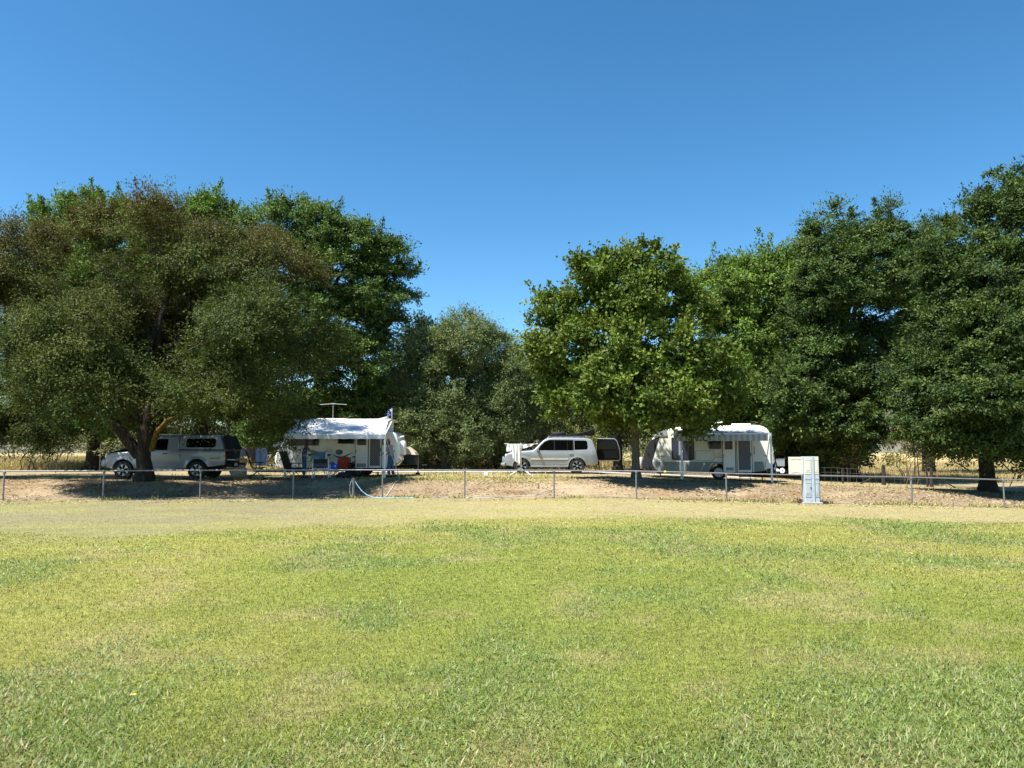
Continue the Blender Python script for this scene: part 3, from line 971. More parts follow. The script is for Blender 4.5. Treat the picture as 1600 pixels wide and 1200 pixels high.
tree('olive_tree', 'smaller grey olive tree behind the front of the silver wagon', 'tree', 52.0, 812, 0.2,
     [(808, 578, 24), (832, 596, 28), (805, 620, 40), (830, 650, 40), (850, 620, 40), (790, 590, 22)], S_OLIVE, 28, 'bark_grey', fork=0.4)

# -- middle right: the plane tree by the silver wagon
tree('plane_tree', 'bright green plane tree with a few yellow leaves, between wagon and grey caravan', 'tree', 31.8, 992, 0.155,
     [(1012, 410, 30), (985, 430, 28), (1035, 430, 24), (925, 415, 24), (945, 435, 26), (905, 430, 10), (868, 485, 28), (845, 500, 14), (920, 480, 46), (985, 480, 52), (1050, 470, 42), (1085, 490, 34),
      (850, 545, 26), (835, 525, 8), (890, 560, 48), (960, 560, 62, -1.5), (1040, 560, 62, -1.2), (1105, 560, 46), (1140, 585, 24), (868, 605, 34), (930, 612, 44, -2.2), (1000, 615, 44, -2.6),
      (1070, 612, 42, -2.2), (1125, 615, 26), (890, 640, 22, -1), (1000, 644, 20, -1.5), (1090, 640, 18, -2.4), (1045, 634, 26, -2), (1042, 656, 22, .4), (1078, 656, 22, 0), (1098, 668, 11, 0), (950, 645, 20, -1.2), (1150, 600, 12), (1000, 560, 70, 2.5), (920, 590, 50, 2.2), (1070, 590, 50, 2.2)],
     S_PLANE, 29, 'bark_grey', depth=1.1, fork=0.42, twigwood=90)
tree('dark_trunk_tree', 'slender dark trunked tree just behind the open rear door of the wagon', 'tree', 43.5, 964, 0.23,
     [(950, 600, 55), (1000, 620, 50), (920, 620, 40), (970, 650, 35), (880, 640, 34), (1040, 640, 34)], st(S_DARK, dens=1.6), 30, 'bark_dark', fork=0.5)

# -- right: oaks
tree('oak_tree', 'light green oak with an upright feathery top behind the grey caravan', 'tree', 46.0, 1180, 0.4,
     [(1105, 457, 28), (1150, 442, 30), (1190, 437, 30), (1235, 427, 30), (1130, 470, 45), (1190, 460, 60), (1250, 472, 45), (1160, 540, 62), (1230, 530, 66), (1130, 600, 46), (1200, 610, 66), (1260, 620, 55), (1180, 670, 40), (1120, 650, 34)],
     st(S_OAKL, gate=0.08, dens=2.8, pal=[((0.13, 0.205, 0.038), 3), ((0.10, 0.16, 0.036), 2), ((0.155, 0.225, 0.045), 1)]), 31, 'bark_dark', fork=0.4)
tree('oak_tree', 'tall dark oak with shadowy hollows right of the grey caravan', 'tree', 42.0, 1322, 0.42,
     [(1320, 345, 30), (1290, 380, 34), (1345, 370, 34), (1388, 338, 20), (1385, 375, 28), (1425, 375, 22), (1300, 440, 55), (1365, 425, 48), (1420, 420, 30), (1330, 500, 62, 1.5), (1270, 500, 44), (1390, 490, 44, 2),
      (1290, 570, 62), (1360, 575, 58, 1), (1235, 600, 46, -1), (1310, 640, 56, -1), (1250, 655, 42, -1), (1370, 640, 44), (1290, 690, 30), (1335, 695, 26), (1400, 560, 34)],
     st(S_OAK, dens=2.5, gate=0.18, tint=1.12), 32, 'bark_dark', fork=0.42)
tree('oak_tree', 'tallest oak at the right edge, boughs sweeping low round its thick dark trunk', 'tree', 32.0, 1535, 0.27,
     [(1588, 276, 28), (1568, 298, 28), (1555, 264, 10), (1615, 300, 34), (1590, 330, 40, -.5), (1540, 318, 22), (1540, 350, 34, .4), (1510, 325, 12), (1605, 320, 40), (1560, 360, 46), (1505, 378, 30), (1465, 385, 18), (1620, 400, 60), (1490, 440, 46, -.5), (1560, 440, 62, -1.5), (1450, 430, 26),
      (1640, 480, 70), (1480, 520, 46, -1), (1545, 530, 60, -2.4), (1610, 560, 60, -2.2), (1440, 560, 34), (1475, 600, 46, -1.8), (1420, 600, 24, -.5), (1540, 610, 50, -3.2), (1600, 640, 50, -2.6),
      (1450, 645, 34, -1.5), (1500, 660, 40, -2.6), (1560, 680, 34, -2.6), (1590, 695, 28, -2.2), (1512, 685, 22, -2.2), (1620, 700, 30, -2), (1452, 678, 16, -1), (1480, 695, 20, -1), (1430, 670, 18, -.6), (1560, 500, 80, 3), (1520, 590, 70, 3)],
     st(S_OAK, dens=3.2, gate=0.16, LW=(0.14, 0.066), cr=0.72), 33, 'bark_dark', fork=0.45, twigwood=80)
tree('oak_tree', 'far dark oak filling the gap between the two tall right hand oaks', 'tree', 56.0, 1445, 0.4,
     [(1440, 400, 44), (1470, 370, 28), (1420, 460, 55), (1470, 470, 60), (1430, 550, 60), (1480, 570, 50), (1390, 590, 44)], st(S_OAK, dens=2.0), 34, 'bark_dark', fork=0.5)
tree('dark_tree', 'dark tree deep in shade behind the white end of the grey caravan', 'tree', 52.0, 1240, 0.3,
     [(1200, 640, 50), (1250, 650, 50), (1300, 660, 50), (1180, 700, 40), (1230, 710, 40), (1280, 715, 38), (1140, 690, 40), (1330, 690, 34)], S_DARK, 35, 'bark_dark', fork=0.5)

# -- shaded thicket far behind, closing the view under the crowns
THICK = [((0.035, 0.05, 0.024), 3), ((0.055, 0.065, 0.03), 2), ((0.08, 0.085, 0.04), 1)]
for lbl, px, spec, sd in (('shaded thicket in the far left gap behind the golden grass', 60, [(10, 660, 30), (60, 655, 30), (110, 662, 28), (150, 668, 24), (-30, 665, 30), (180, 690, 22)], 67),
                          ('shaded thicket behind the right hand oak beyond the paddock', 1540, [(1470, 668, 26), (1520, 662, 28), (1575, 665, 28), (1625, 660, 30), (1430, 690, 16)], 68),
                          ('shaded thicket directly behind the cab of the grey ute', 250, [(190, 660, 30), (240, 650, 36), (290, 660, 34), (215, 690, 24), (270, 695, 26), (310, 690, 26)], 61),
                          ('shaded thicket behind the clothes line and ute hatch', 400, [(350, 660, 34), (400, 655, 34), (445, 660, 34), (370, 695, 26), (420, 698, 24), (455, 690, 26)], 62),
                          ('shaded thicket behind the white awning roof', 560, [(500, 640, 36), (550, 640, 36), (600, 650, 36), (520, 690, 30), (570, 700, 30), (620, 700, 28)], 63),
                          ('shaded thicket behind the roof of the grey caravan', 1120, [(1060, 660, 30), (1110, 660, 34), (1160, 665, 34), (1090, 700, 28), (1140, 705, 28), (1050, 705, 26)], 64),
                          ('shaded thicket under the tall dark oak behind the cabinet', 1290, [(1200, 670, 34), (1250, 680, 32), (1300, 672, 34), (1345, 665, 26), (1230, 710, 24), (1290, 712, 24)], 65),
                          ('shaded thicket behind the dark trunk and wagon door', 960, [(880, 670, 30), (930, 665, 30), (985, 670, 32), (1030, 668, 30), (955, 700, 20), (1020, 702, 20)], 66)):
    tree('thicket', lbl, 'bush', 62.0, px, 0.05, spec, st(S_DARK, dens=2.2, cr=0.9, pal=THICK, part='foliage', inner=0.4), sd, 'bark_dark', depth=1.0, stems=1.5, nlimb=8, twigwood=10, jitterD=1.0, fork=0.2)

# -- bushes
def bush(label, D, px, spec, pal, seed, LW=(0.13, 0.06), dens=3.2, name='bush', **kw):
    return tree(name, label, 'bush', D, px, 0.035, spec, st(S_SHRUB, pal=pal, LW=LW, dens=dens, **kw), seed, 'bark_grey', depth=1.0, stems=0.5, nlimb=9, twigwood=27, jitterD=0.6, fork=0.2)
bush('yellow green bush directly behind the roof of the silver wagon', 47, 895, [(870, 690, 22), (895, 678, 22), (920, 672, 20), (905, 705, 26), (935, 700, 20), (880, 715, 22)], LIME, 41)
bush('green leafy bush under the plane tree between its trunk and the dark trunk', 48, 1010, [(1005, 680, 18), (1020, 700, 20), (1000, 715, 18), (1040, 715, 18), (975, 720, 16)], [((0.12, 0.16, 0.06), 2), ((0.17, 0.19, 0.08), 1)], 42)
bush('scrubby bush left of the silver wagon behind the laundry airer', 47, 800, [(790, 690, 24), (815, 680, 24), (830, 700, 22), (800, 720, 22), (845, 690, 20), (775, 715, 18)], SCRUB, 43)
bush('brown scrub at the foot of the round olive tree', 48, 720, [(700, 712, 20), (730, 705, 22), (755, 715, 20), (680, 722, 16), (715, 725, 18)], SCRUB, 44)
bush('dry scrub with bare slanting stems right of the olive trunk', 46.5, 768, [(765, 690, 22), (775, 712, 18), (750, 675, 16), (745, 722, 16)], SCRUB, 45)
bush('low scrub behind the front boot of the popup caravan', 48, 655, [(645, 700, 22), (665, 705, 20), (640, 722, 18), (670, 722, 16)], SCRUB, 46)
bush('pale bush behind the bonnet of the grey ute', 42, 195, [(180, 700, 16), (200, 690, 16), (215, 702, 14), (190, 715, 14)], [((0.19, 0.20, 0.10), 2), ((0.14, 0.16, 0.07), 1)], 47)
bush('dark bush showing round the aerial of the popup caravan', 47, 500, [(490, 660, 22), (515, 650, 24), (530, 670, 22), (480, 690, 26), (440, 700, 26)], [((0.10, 0.11, 0.05), 2), ((0.06, 0.075, 0.035), 2)], 48)
bush('ragged sapling clump in dry grass at the far left', 43, 52, [(40, 690, 16), (60, 682, 18), (52, 700, 12), (75, 690, 14), (25, 692, 12)], [((0.12, 0.14, 0.06), 2), ((0.17, 0.17, 0.08), 1)], 49, name='sapling_clump')
bush('small leafy sapling left of the thick oak trunk', 43, 84, [(80, 698, 12), (95, 690, 14), (110, 695, 14), (125, 688, 14)], [((0.12, 0.14, 0.06), 2), ((0.17, 0.17, 0.08), 1)], 50, name='sapling_clump')
bush('yellow willowy shrub behind the dark timber posts on the right', 40, 1418, [(1405, 690, 18), (1425, 680, 20), (1445, 690, 18), (1400, 712, 18), (1430, 715, 18), (1455, 708, 14), (1415, 665, 14)], GOLD, 51, dens=2.6)
bush('dry golden shrub between caravan and timber posts', 41, 1330, [(1322, 712, 14), (1340, 705, 14), (1335, 725, 12), (1310, 722, 10)], GOLD, 52, dens=2.6)
bush('dark hanging bush behind the electrical cabinet', 44, 1285, [(1260, 700, 24), (1290, 705, 24), (1310, 700, 20), (1275, 722, 20), (1305, 722, 16)], [((0.05, 0.065, 0.028), 2), ((0.12, 0.12, 0.05), 1)], 53)

# ------------------------------------------------------------------ pipe rail fence round the oval
posts = [(15, 735), (168, 736), (318, 737), (462, 735), (600, 733), (727, 733), (865, 736), (992, 738), (1131, 742), (1272, 744), (1417, 745), (1559, 748)]
fence = thing('rail_fence', 'low galvanised pipe rail fence running along the foot of the bank', 'fence', (0, 27, 0))
PX = [(-19.8 - 3.2), ] + [X(p, float(fence_y(X(p, 26.8)))) for p, _ in posts] + [19.9, 22.9]
tops = []
for x in PX:
    y = float(fence_y(x))
    z0 = gz(x, y)
    tops.append(Vector((x, y, z0 + 0.965)))
    g = G().tube([(x, y - 27, z0 - 0.2), (x, y - 27, z0 + 0.93)], 0.027, 10)
    g.box((x, y - 27, z0 + 0.93), (0.075, 0.075, 0.09), bev=0.012)
    part('post', g, M['galv'], fence, smooth=40)
g = G().tube([t - Vector((0, 27, 0)) for t in tops], 0.024, 10)
part('top_rail', g, M['galv'], fence, smooth=50)
pts = []
for i in range(len(PX) - 1):
    for q in (0, 0.5):
        x = PX[i] * (1 - q) + PX[i + 1] * q
        pts.append((x, float(fence_y(x)) - 27, gz(x, float(fence_y(x))) + 0.055 + 0.03 * math.sin(i * 2.1 + q)))
part('bottom_wire', G().tube(pts, 0.006, 6), M['galv'], fence, smooth=50)
c = at(1037, 738.5, 27.05)
i = 8
tx = X(1037, 27.05)
tq = (tx - PX[i]) / (PX[i + 1] - PX[i])
tp = tops[i].lerp(tops[i + 1], tq)
part('tape', G().tube([(tp.x - 0.035, tp.y - 27, tp.z), (tp.x + 0.035, tp.y - 27, tp.z)], 0.038, 10), M['yellow_tape'], fence)

# standpipe with hoses
D = 26.75
sx = X(555, D)
sz = gz(sx, D)
t = thing('standpipe', 'short grey tap post with a pale hose looped over its side', 'tap post', (sx, D, sz))
part('post', G().tube([(0, 0, -0.2), (0, 0, 0.66)], 0.045, 10).tube([(0, 0, 0.66), (0, 0, 0.685)], 0.05, 10), M['galv'], t, smooth=40)
part('tap', G().tube([(0, 0, 0.60), (-0.07, -0.01, 0.60), (-0.09, -0.01, 0.55)], 0.014, 8).box((-0.05, -0.01, 0.635), (0.05, 0.015, 0.012)), M['chrome'], t, smooth=40)
part('hose_loop', G().tube([(-0.09, -0.01, 0.55), (-0.12, 0, 0.42), (-0.13, 0.02, 0.25), (-0.09, 0.02, 0.1), (-0.02, 0.0, 0.03)], 0.013, 8), M['hose_white'], t, smooth=60)

def ground_tube(name, pxs, D0, r, m, label, cat, lift=0.012, n=6):
    """hose laid over the ground through pixel columns with given distances"""
    P = []
    for k in range(len(pxs) - 1):
        (a, da), (b_, db) = pxs[k], pxs[k + 1]
        for q in np.linspace(0, 1, n, endpoint=False):
            P.append((a + (b_ - a) * q, da + (db - da) * q))
    P.append(pxs[-1])
    pts = [(X(a, d), d, gz(X(a, d), d) + lift) for a, d in P]
    g = G().tube([(p[0] - pts[0][0], p[1] - pts[0][1], p[2] - pts[0][2]) for p in pts], r, 8)
    o = part(name, g, m, smooth=60)
    o.location = pts[0]
    return tag(o, label, cat)
# the blue hose hangs off the post and runs on along the fence foot
g = G()
zz = lambda x, y: gz(x, y) + 0.015
pp = [(sx + 0.05, D, sz + 0.60), (sx + 0.13, D, sz + 0.46), (sx + 0.28, D - .02, sz + 0.27), (sx + 0.47, D - .04, sz + 0.12), (sx + 0.72, D - .06, sz + 0.03)]
pp += [(x, D - 0.07 + 0.03 * math.sin(x * 3), zz(x, D - 0.07)) for x in np.linspace(sx + 0.95, sx + 2.1, 8)]
o = part('garden_hose', g.tube([(p[0] - sx, p[1] - D, p[2] - sz) for p in pp], 0.016, 8), M['hose_blue'], smooth=60)
o.location = (sx, D, sz)
tag(o, 'pale blue hose arching down from the short tap post', 'hose')
ground_tube('garden_hose', [(640, 26.95), (680, 27.05), (740, 27.25), (790, 27.4), (818, 27.9), (835, 27.95), (850, 28.6), (868, 29.0), (888, 29.15), (905, 29.05)], 27, 0.012, M['hose_white'],
            'pale hose snaking up the bank below the silver wagon', 'hose')

# ------------------------------------------------------------------ electrical cabinet beside the fence
D = 26.75
cx = X(1261, D)
cz = gz(cx, D)
cab = thing('electrical_cabinet', 'tall grey electrical cabinet with its cream upper door swung open', 'cabinet', (cx, D, cz), R(-2))
WB, HB, DB = 0.50, 1.62, 0.32
part('plinth', G().box((0, 0, 0.0), (WB + 0.16, DB + 0.16, 0.12), bev=0.02), mat('concrete', (0.30, 0.29, 0.27), 0.9, 0, 0.2, 10, 0.2), cab)
part('lock', G().lathe([(0.012, -0.02), (0.022, -0.02), (0.022, 0.0), (0.012, 0.0)], (-0.05, -DB / 2 - 0.012, 0.55), 'Y', 12), M['dark_grey'], cab)
part('body', G().box((0, 0, HB / 2 - 0.05), (WB, DB, HB + 0.1), bev=0.012), M['box_grey'], cab)
fy = -DB / 2 - 0.006
# fluted centre post, upper and lower panels with pressed borders
part('centre_post', G().box((0.04, fy - 0.012, HB / 2), (0.085, 0.035, HB - 0.01), bev=0.01), M['box_grey'], cab)
for nm, x0, x1, z0, z1, m in (('upper_panel', -0.235, -0.02, 1.02, 1.585, 'cream_metal'), ('upper_panel', 0.10, 0.24, 1.02, 1.585, 'cream_metal'),
                              ('lower_panel', -0.235, -0.02, 0.24, 0.80, 'box_grey'), ('lower_panel', 0.10, 0.24, 0.24, 0.80, 'box_grey'),
                              ('middle_panel', -0.235, -0.02, 0.84, 0.98, 'box_grey'), ('middle_panel', 0.10, 0.24, 0.84, 0.98, 'box_grey'),
                              ('kick_panel', -0.235, -0.02, 0.03, 0.18, 'box_grey'), ('kick_panel', 0.10, 0.24, 0.03, 0.18, 'box_grey')):
    g = G().box(((x0 + x1) / 2, fy, (z0 + z1) / 2), (x1 - x0, 0.016, z1 - z0), bev=0.005)
    ins = 0.03
    if z1 - z0 > 0.4:
        g.box(((x0 + x1) / 2, fy - 0.010, z1 - 0.085), (x1 - x0 - 0.01, 0.012, 0.016), bev=0.004)
        g.box(((x0 + x1) / 2, fy - 0.010, z0 + 0.085), (x1 - x0 - 0.01, 0.012, 0.016), bev=0.004)
        g.box(((x0 + x1) / 2, fy - 0.010, (z0 + z1) / 2), (x1 - x0 - 2.4 * ins, 0.012, z1 - z0 - 0.24), bev=0.005)
    part(nm, g, M[m], cab)
g = G().box((-0.515, -0.10, 1.305), (0.49, 0.03, 0.60), bev=0.01)
for zc, s in ((1.53, 1), (1.07, -1)):
    g.tube([(-0.68, -0.118, zc), (-0.60, -0.118, zc + 0.01), (-0.52, -0.118, zc + 0.028), (-0.44, -0.118, zc + 0.01), (-0.34, -0.118, zc)], 0.006, 6)
door = part('door', g, M['cream_metal'], cab)
part('hinge', G().tube([(-0.262, -0.10, 1.02), (-0.262, -0.10, 1.59)], 0.012, 8), M['box_grey'], door, smooth=40)
part('conduit', G().tube([(WB / 2 + 0.03, -0.05, -0.1), (WB / 2 + 0.03, -0.05, 0.9), (WB / 2 - 0.02, -0.05, 0.98)], 0.022, 8), M['galv'], cab, smooth=40)

# rusty tap in the ground beside it
tx, ty = X(1244.5, 26.8), 26.8
t = thing('ground_valve', 'small rusty red iron valve in the ground left of the cabinet', 'valve', (tx, ty, gz(tx, ty)), 0.3)
g = G().lathe([(0.055, -0.05), (0.06, 0.03), (0.075, 0.035), (0.075, 0.06), (0.045, 0.075), (0.04, 0.11), (0.06, 0.12), (0.06, 0.15), (0.02, 0.165)], n=14)
g.tube([(-0.14, 0, 0.07), (0.14, 0, 0.07)], 0.028, 8)
part('body', g, M['rust'], t, smooth=40)
for s, h_ in ((1, 0.215), (-1, 0.19)):
    part('handle', G().tube([(s * 0.115, 0, 0.08), (s * 0.125, 0, h_ - 0.04), (s * 0.115, 0, h_)], 0.018, 8), M['rust'], t, smooth=40)

# small white marker on the grass
D = 33.5
t = thing('marker_sign', 'small white square marker sign low on the grass behind the rail', 'sign', (X(759.5, D), D, gz(X(759.5, D), D)))
part('plate', G().box((0, 0, 0.14), (0.17, 0.012, 0.14), bev=0.004).box((0.0, -0.008, 0.14), (0.09, 0.006, 0.02), Matrix.Rotation(R(-35), 3, 'Y')), M['sign_white'], t)
part('stake', G().box((0, 0.012, 0.03), (0.03, 0.012, 0.24)), M['galv'], t)

# ------------------------------------------------------------------ paddock fence of old timber posts
def timber_post(px, D, h, r, label, lean=0.0, stay=None):
    x = X(px, D)
    z = gz(x, D)
    t = thing('timber_post', label, 'post', (x, D, z), 0, 'old timber paddock fence posts')
    rg = np.random.default_rng(int(px))
    g = G()
    n, pr = 9, []
    for k, hh in enumerate((-0.3, 0.0, h * 0.5, h * 0.93, h)):
        rr = r * (1.06 - 0.08 * k)
        for q in range(n):
            a = 2 * PI * q / n
            j = 1 + rg.normal(0, 0.07)
            g.v.append((math.cos(a) * rr * j + lean * hh, math.sin(a) * rr * j, hh + (rg.normal(0, 0.035) if k == 4 else 0)))
    for k in range(4):
        for q in range(n):
            q2 = (q + 1) % n
            g.f.append((k * n + q, k * n + q2, (k + 1) * n + q2, (k + 1) * n + q))
    g.f.append(tuple(4 * n + q for q in range(n)))
    part('post', g, M['post_wood'], t)
    if stay:
        part('stay', G().tube([(lean * h * .7, 0, h * 0.68), (stay, 0.1, -0.05)], r * 0.33, 7), M['post_wood'], t)
    return t
D = 36.5
timber_post(1374.5, D, 0.92, 0.105, 'squat dark timber post, left one of the braced pair on the right', stay=-1.25)
timber_post(1448, D, 0.88, 0.085, 'dark split timber post braced to its right', 0.03, stay=1.2)
timber_post(1442, D + .15, 0.90, 0.05, 'thin weathered grey stake against the split timber post', -0.03)
timber_post(1311, D, 0.70, 0.045, 'thin dark stake near the electrical cabinet')
timber_post(1319, D + 3, 0.75, 0.04, 'slim post in the dry grass right of the cabinet')
t = thing('wire_fence', 'sagging wire netting strung between the old timber posts', 'fence', (X(1400, D), D, gz(X(1400, D), D)))
g = G()
ox, oz = X(1400, D), gz(X(1400, D), D)
xs = np.linspace(X(1280, D), X(1640, D), 40)
for h_ in (0.08, 0.3, 0.5, 0.72):
    g.tube([(x - ox, 0.12, gz(x, D) - oz + h_ + 0.012 * math.sin(x * 3)) for x in xs], 0.006, 5)
part('strand', g, M['wire'], t)
g = G()
for x in np.arange(X(1285, D), X(1460, D), 0.3):
    g.tube([(x - ox, 0.12, gz(x, D) - oz), (x - ox + .02, 0.12, gz(x, D) - oz + 0.75)], 0.007, 5)
part('netting', g, M['wire'], t)
for px, d_, h_, lb in ((6, 44, 0.95, 'thin steel picket by the far left edge'), (162, 43, 1.55, 'tall pale stake standing up behind the grey ute bonnet'), (1565, 38.5, 0.7, 'leaning stick in the dry grass under the right hand oak')):
    x = X(px, d_)
    o = part('picket', G().tube([(0, 0, -0.2), (0.0 if px < 1000 else 0.45, 0, h_)], 0.03 if px < 1000 else 0.022, 6).tube([(0.0 if px < 1000 else 0.45, 0, h_), (0.0 if px < 1000 else 0.46, 0, h_ + 0.02)], 0.02, 6),
             M['galv'] if px == 162 else M['post_wood'])
    o.location = (x, d_, gz(x, d_))
    tag(o, lb, 'stake')

# ------------------------------------------------------------------ vehicle helpers
def lin(tab):
    xs, zs = [p[0] for p in tab], [p[1] for p in tab]
    return lambda x: float(np.interp(x, xs, zs))

def shell(xs, bot, top, hw, rc=0.09, ns=10, na=4, nt=3, crown=0.02):
    g = G()
    for x in xs:
        b_, t_ = bot(x), top(x)
        h = max(t_ - b_, 0.03)
        r = min(rc, h * 0.45)
        half = []
        for i in range(ns + 1):
            z = b_ + (h - r) * i / ns
            half.append((hw(x, z), z))
        y0 = hw(x, t_ - r)
        for k in range(1, na + 1):
            a = PI / 2 * k / na
            half.append((y0 - r * (1 - math.cos(a)), t_ - r + r * math.sin(a)))
        ya = half[-1][0]
        for k in range(1, nt + 1):
            y = ya * (1 - k / nt)
            half.append((y, t_ + crown * (1 - (y / ya) ** 2) if ya > 0 else t_))
        full = [(x, -y, z) for y, z in half] + [(x, y, z) for y, z in half[-2::-1]]
        g.v += full
    m = len(g.v) // len(xs)
    for i in range(len(xs) - 1):
        for k in range(m):
            k2 = (k + 1) % m
            g.f.append((i * m + k, i * m + k2, (i + 1) * m + k2, (i + 1) * m + k))
    g.f.append(tuple(range(m)))
    g.f.append(tuple((len(xs) - 1) * m + k for k in range(m)))
    return g

def xs_for(L, arches, step=0.08, extra=()):
    s = set(np.round(np.arange(0, L + 1e-6, step), 3)) | {0.0, L} | set(extra)
    for xc, r in arches:
        for a in np.linspace(0, PI, 17):
            s.add(round(xc + r * math.cos(a), 4))
        s |= {round(xc - r - 0.004, 4), round(xc + r + 0.004, 4)}
    s = sorted(s)
    return [s[0]] + [b_ for a, b_ in zip(s, s[1:]) if b_ - a > 0.002]

def with_arches(base, arches, zc):
    def f(x):
        z = base(x)
        for xc, r in arches:
            d = r * r - (x - xc) ** 2
            if d > 0:
                z = max(z, zc + math.sqrt(d))
        return z
    return f

def side_panel(name, poly, hw, m, parent, off=0.006, thick=0.02, sides=(-1, 1), label=None, smooth=None):
    """panel hugging the flank: poly of (x, z)"""
    outs = []
    for s in sides:
        g = G().prism(poly, 0, 0, None)
        n = len(poly)
        g.v = [(x, s * (hw(x, z) + off), z) for x, z in poly] + [(x, s * (hw(x, z) + off - thick), z) for x, z in poly]
        outs.append(part(name, g, m, parent, label=label))
    return outs

def rrect(x0, z0, x1, z1, r=0.04, n=4):
    p = []
    for cx_, cz_, a0 in ((x1 - r, z1 - r, 0), (x0 + r, z1 - r, 90), (x0 + r, z0 + r, 180), (x1 - r, z0 + r, 270)):
        for k in range(n + 1):
            a = R(a0 + 90 * k / n)
            p.append((cx_ + r * math.cos(a), cz_ + r * math.sin(a)))
    return p

def wheel(parent, x, y, zc, r, w, spokes=6, side=-1, rr=0.64, rim=None):
    """tyre mesh named wheel with its rim as a child; side=-1 faces the camera"""
    g = G()
    s = side
    prof = [(r * 0.60, -0.36), (r * 0.66, -0.5), (r * 0.90, -0.5), (r * 0.985, -0.36), (r, -0.2), (r, 0.2), (r * 0.985, 0.36), (r * 0.90, 0.5), (r * 0.66, 0.5), (r * 0.60, 0.36)]
    g.lathe([(a, b_ * w) for a, b_ in prof], (x, y, zc), 'Y', 28)
    wh = part('wheel', g, M['rubber'], parent, smooth=35)
    g = G()
    R0 = r * rr
    yo = y + s * w * 0.46
    g.lathe([(R0 * 0.92, -0.012), (R0, -0.012), (R0, 0.012), (R0 * 0.92, 0.012)], (x, yo, zc), 'Y', 28)
    g.lathe([(0.02, -0.02), (R0 * 0.24, -0.02), (R0 * 0.24, 0.02), (0.02, 0.02)], (x, yo, zc), 'Y', 16)
    for k in range(spokes):
        a = 2 * PI * k / spokes + 0.2
        ca, sa = math.cos(a), math.sin(a)
        w0, w1 = R0 * 0.16, R0 * 0.24
        poly = [(R0 * 0.18, -w0), (R0 * 0.95, -w1), (R0 * 0.95, w1), (R0 * 0.18, w0)]
        g.prism([(x + p * ca - q * sa, zc + p * sa + q * ca) for p, q in poly], yo - 0.012, yo + 0.012)
    part('rim', g, rim or M['alloy'], wh)
    part('brake_disc', G().lathe([(0.01, -0.01), (R0 * 0.93, -0.01), (R0 * 0.93, 0.01), (0.01, 0.01)], (x, y + s * w * 0.2, zc), 'Y', 20), M['black'], wh)
    return wh

# ------------------------------------------------------------------ silver wagon
D = 38.6
wx = X(787, D)
WZ = gz(wx + 2.4, D + 0.9)
suv = thing('station_wagon', 'silver four wheel drive wagon with its rear door open behind the fence', 'car', (wx, D + 0.94, WZ))
L, AR = 4.72, [(0.90, 0.435), (3.68, 0.435)]
sbot = with_arches(lin([(0, 0.50), (0.10, 0.42), (0.45, 0.36), (1.4, 0.36), (3.2, 0.36), (4.2, 0.40), (4.72, 0.46)]), AR, 0.37)
stop_ = lin([(0, 0.72), (0.06, 0.86), (0.16, 0.98), (0.35, 1.05), (0.9, 1.11), (1.45, 1.155), (1.52, 1.18), (1.75, 1.42), (2.02, 1.67), (2.2, 1.76), (2.5, 1.80), (3.4, 1.80), (4.1, 1.775), (4.38, 1.73), (4.50, 1.60), (4.60, 1.25), (4.68, 0.98), (4.72, 0.8)])
def shw(x, z):
    w = 0.93
    w -= 0.20 * max(0, (0.55 - x) / 0.55) ** 2 + 0.07 * max(0, (x - 4.35) / 0.4) ** 2
    w -= 0.23 * max(0, z - 1.09) + 0.20 * max(0, 0.72 - z)
    w += 0.018 * math.exp(-((z - 0.98) / 0.10) ** 2) - 0.012 * math.exp(-((z - 0.72) / 0.05) ** 2)
    for xc, r in AR:
        d = abs(math.hypot(x - xc, z - 0.37) - r)
        w += 0.022 * max(0, 1 - d / 0.09)
    return w
body = part('body', shell(xs_for(L, AR), sbot, stop_, shw), M['silver'], suv, smooth=38)
part('underbody', G().box((2.3, 0, 0.47), (4.1, 1.35, 0.22)), M['black'], suv)
for s in (-1, 1):
    for xc, r in AR:
        wheel(suv, xc, s * 0.80, 0.375, 0.375, 0.25, 6, s)
WIN = [('front_window', [(1.72, 1.17), (2.52, 1.17), (2.52, 1.66), (2.30, 1.66), (2.08, 1.57), (1.88, 1.38)]),
       ('rear_window', [(2.58, 1.17), (3.18, 1.17), (3.18, 1.655), (2.58, 1.66)]), ('rear_window', [(3.21, 1.17), (3.45, 1.17), (3.45, 1.65), (3.21, 1.653)]),
       ('quarter_window', [(3.55, 1.18), (4.16, 1.20), (4.22, 1.28), (4.20, 1.58), (4.12, 1.645), (3.55, 1.65)])]
side_panel('window_trim', [(1.69, 1.15), (3.52, 1.15), (3.52, 1.67), (2.30, 1.68), (2.06, 1.59), (1.85, 1.385)], shw, M['black'], suv, 0.003, 0.012)
for nm, poly in WIN:
    side_panel(nm, poly, shw, M['glass'], suv)
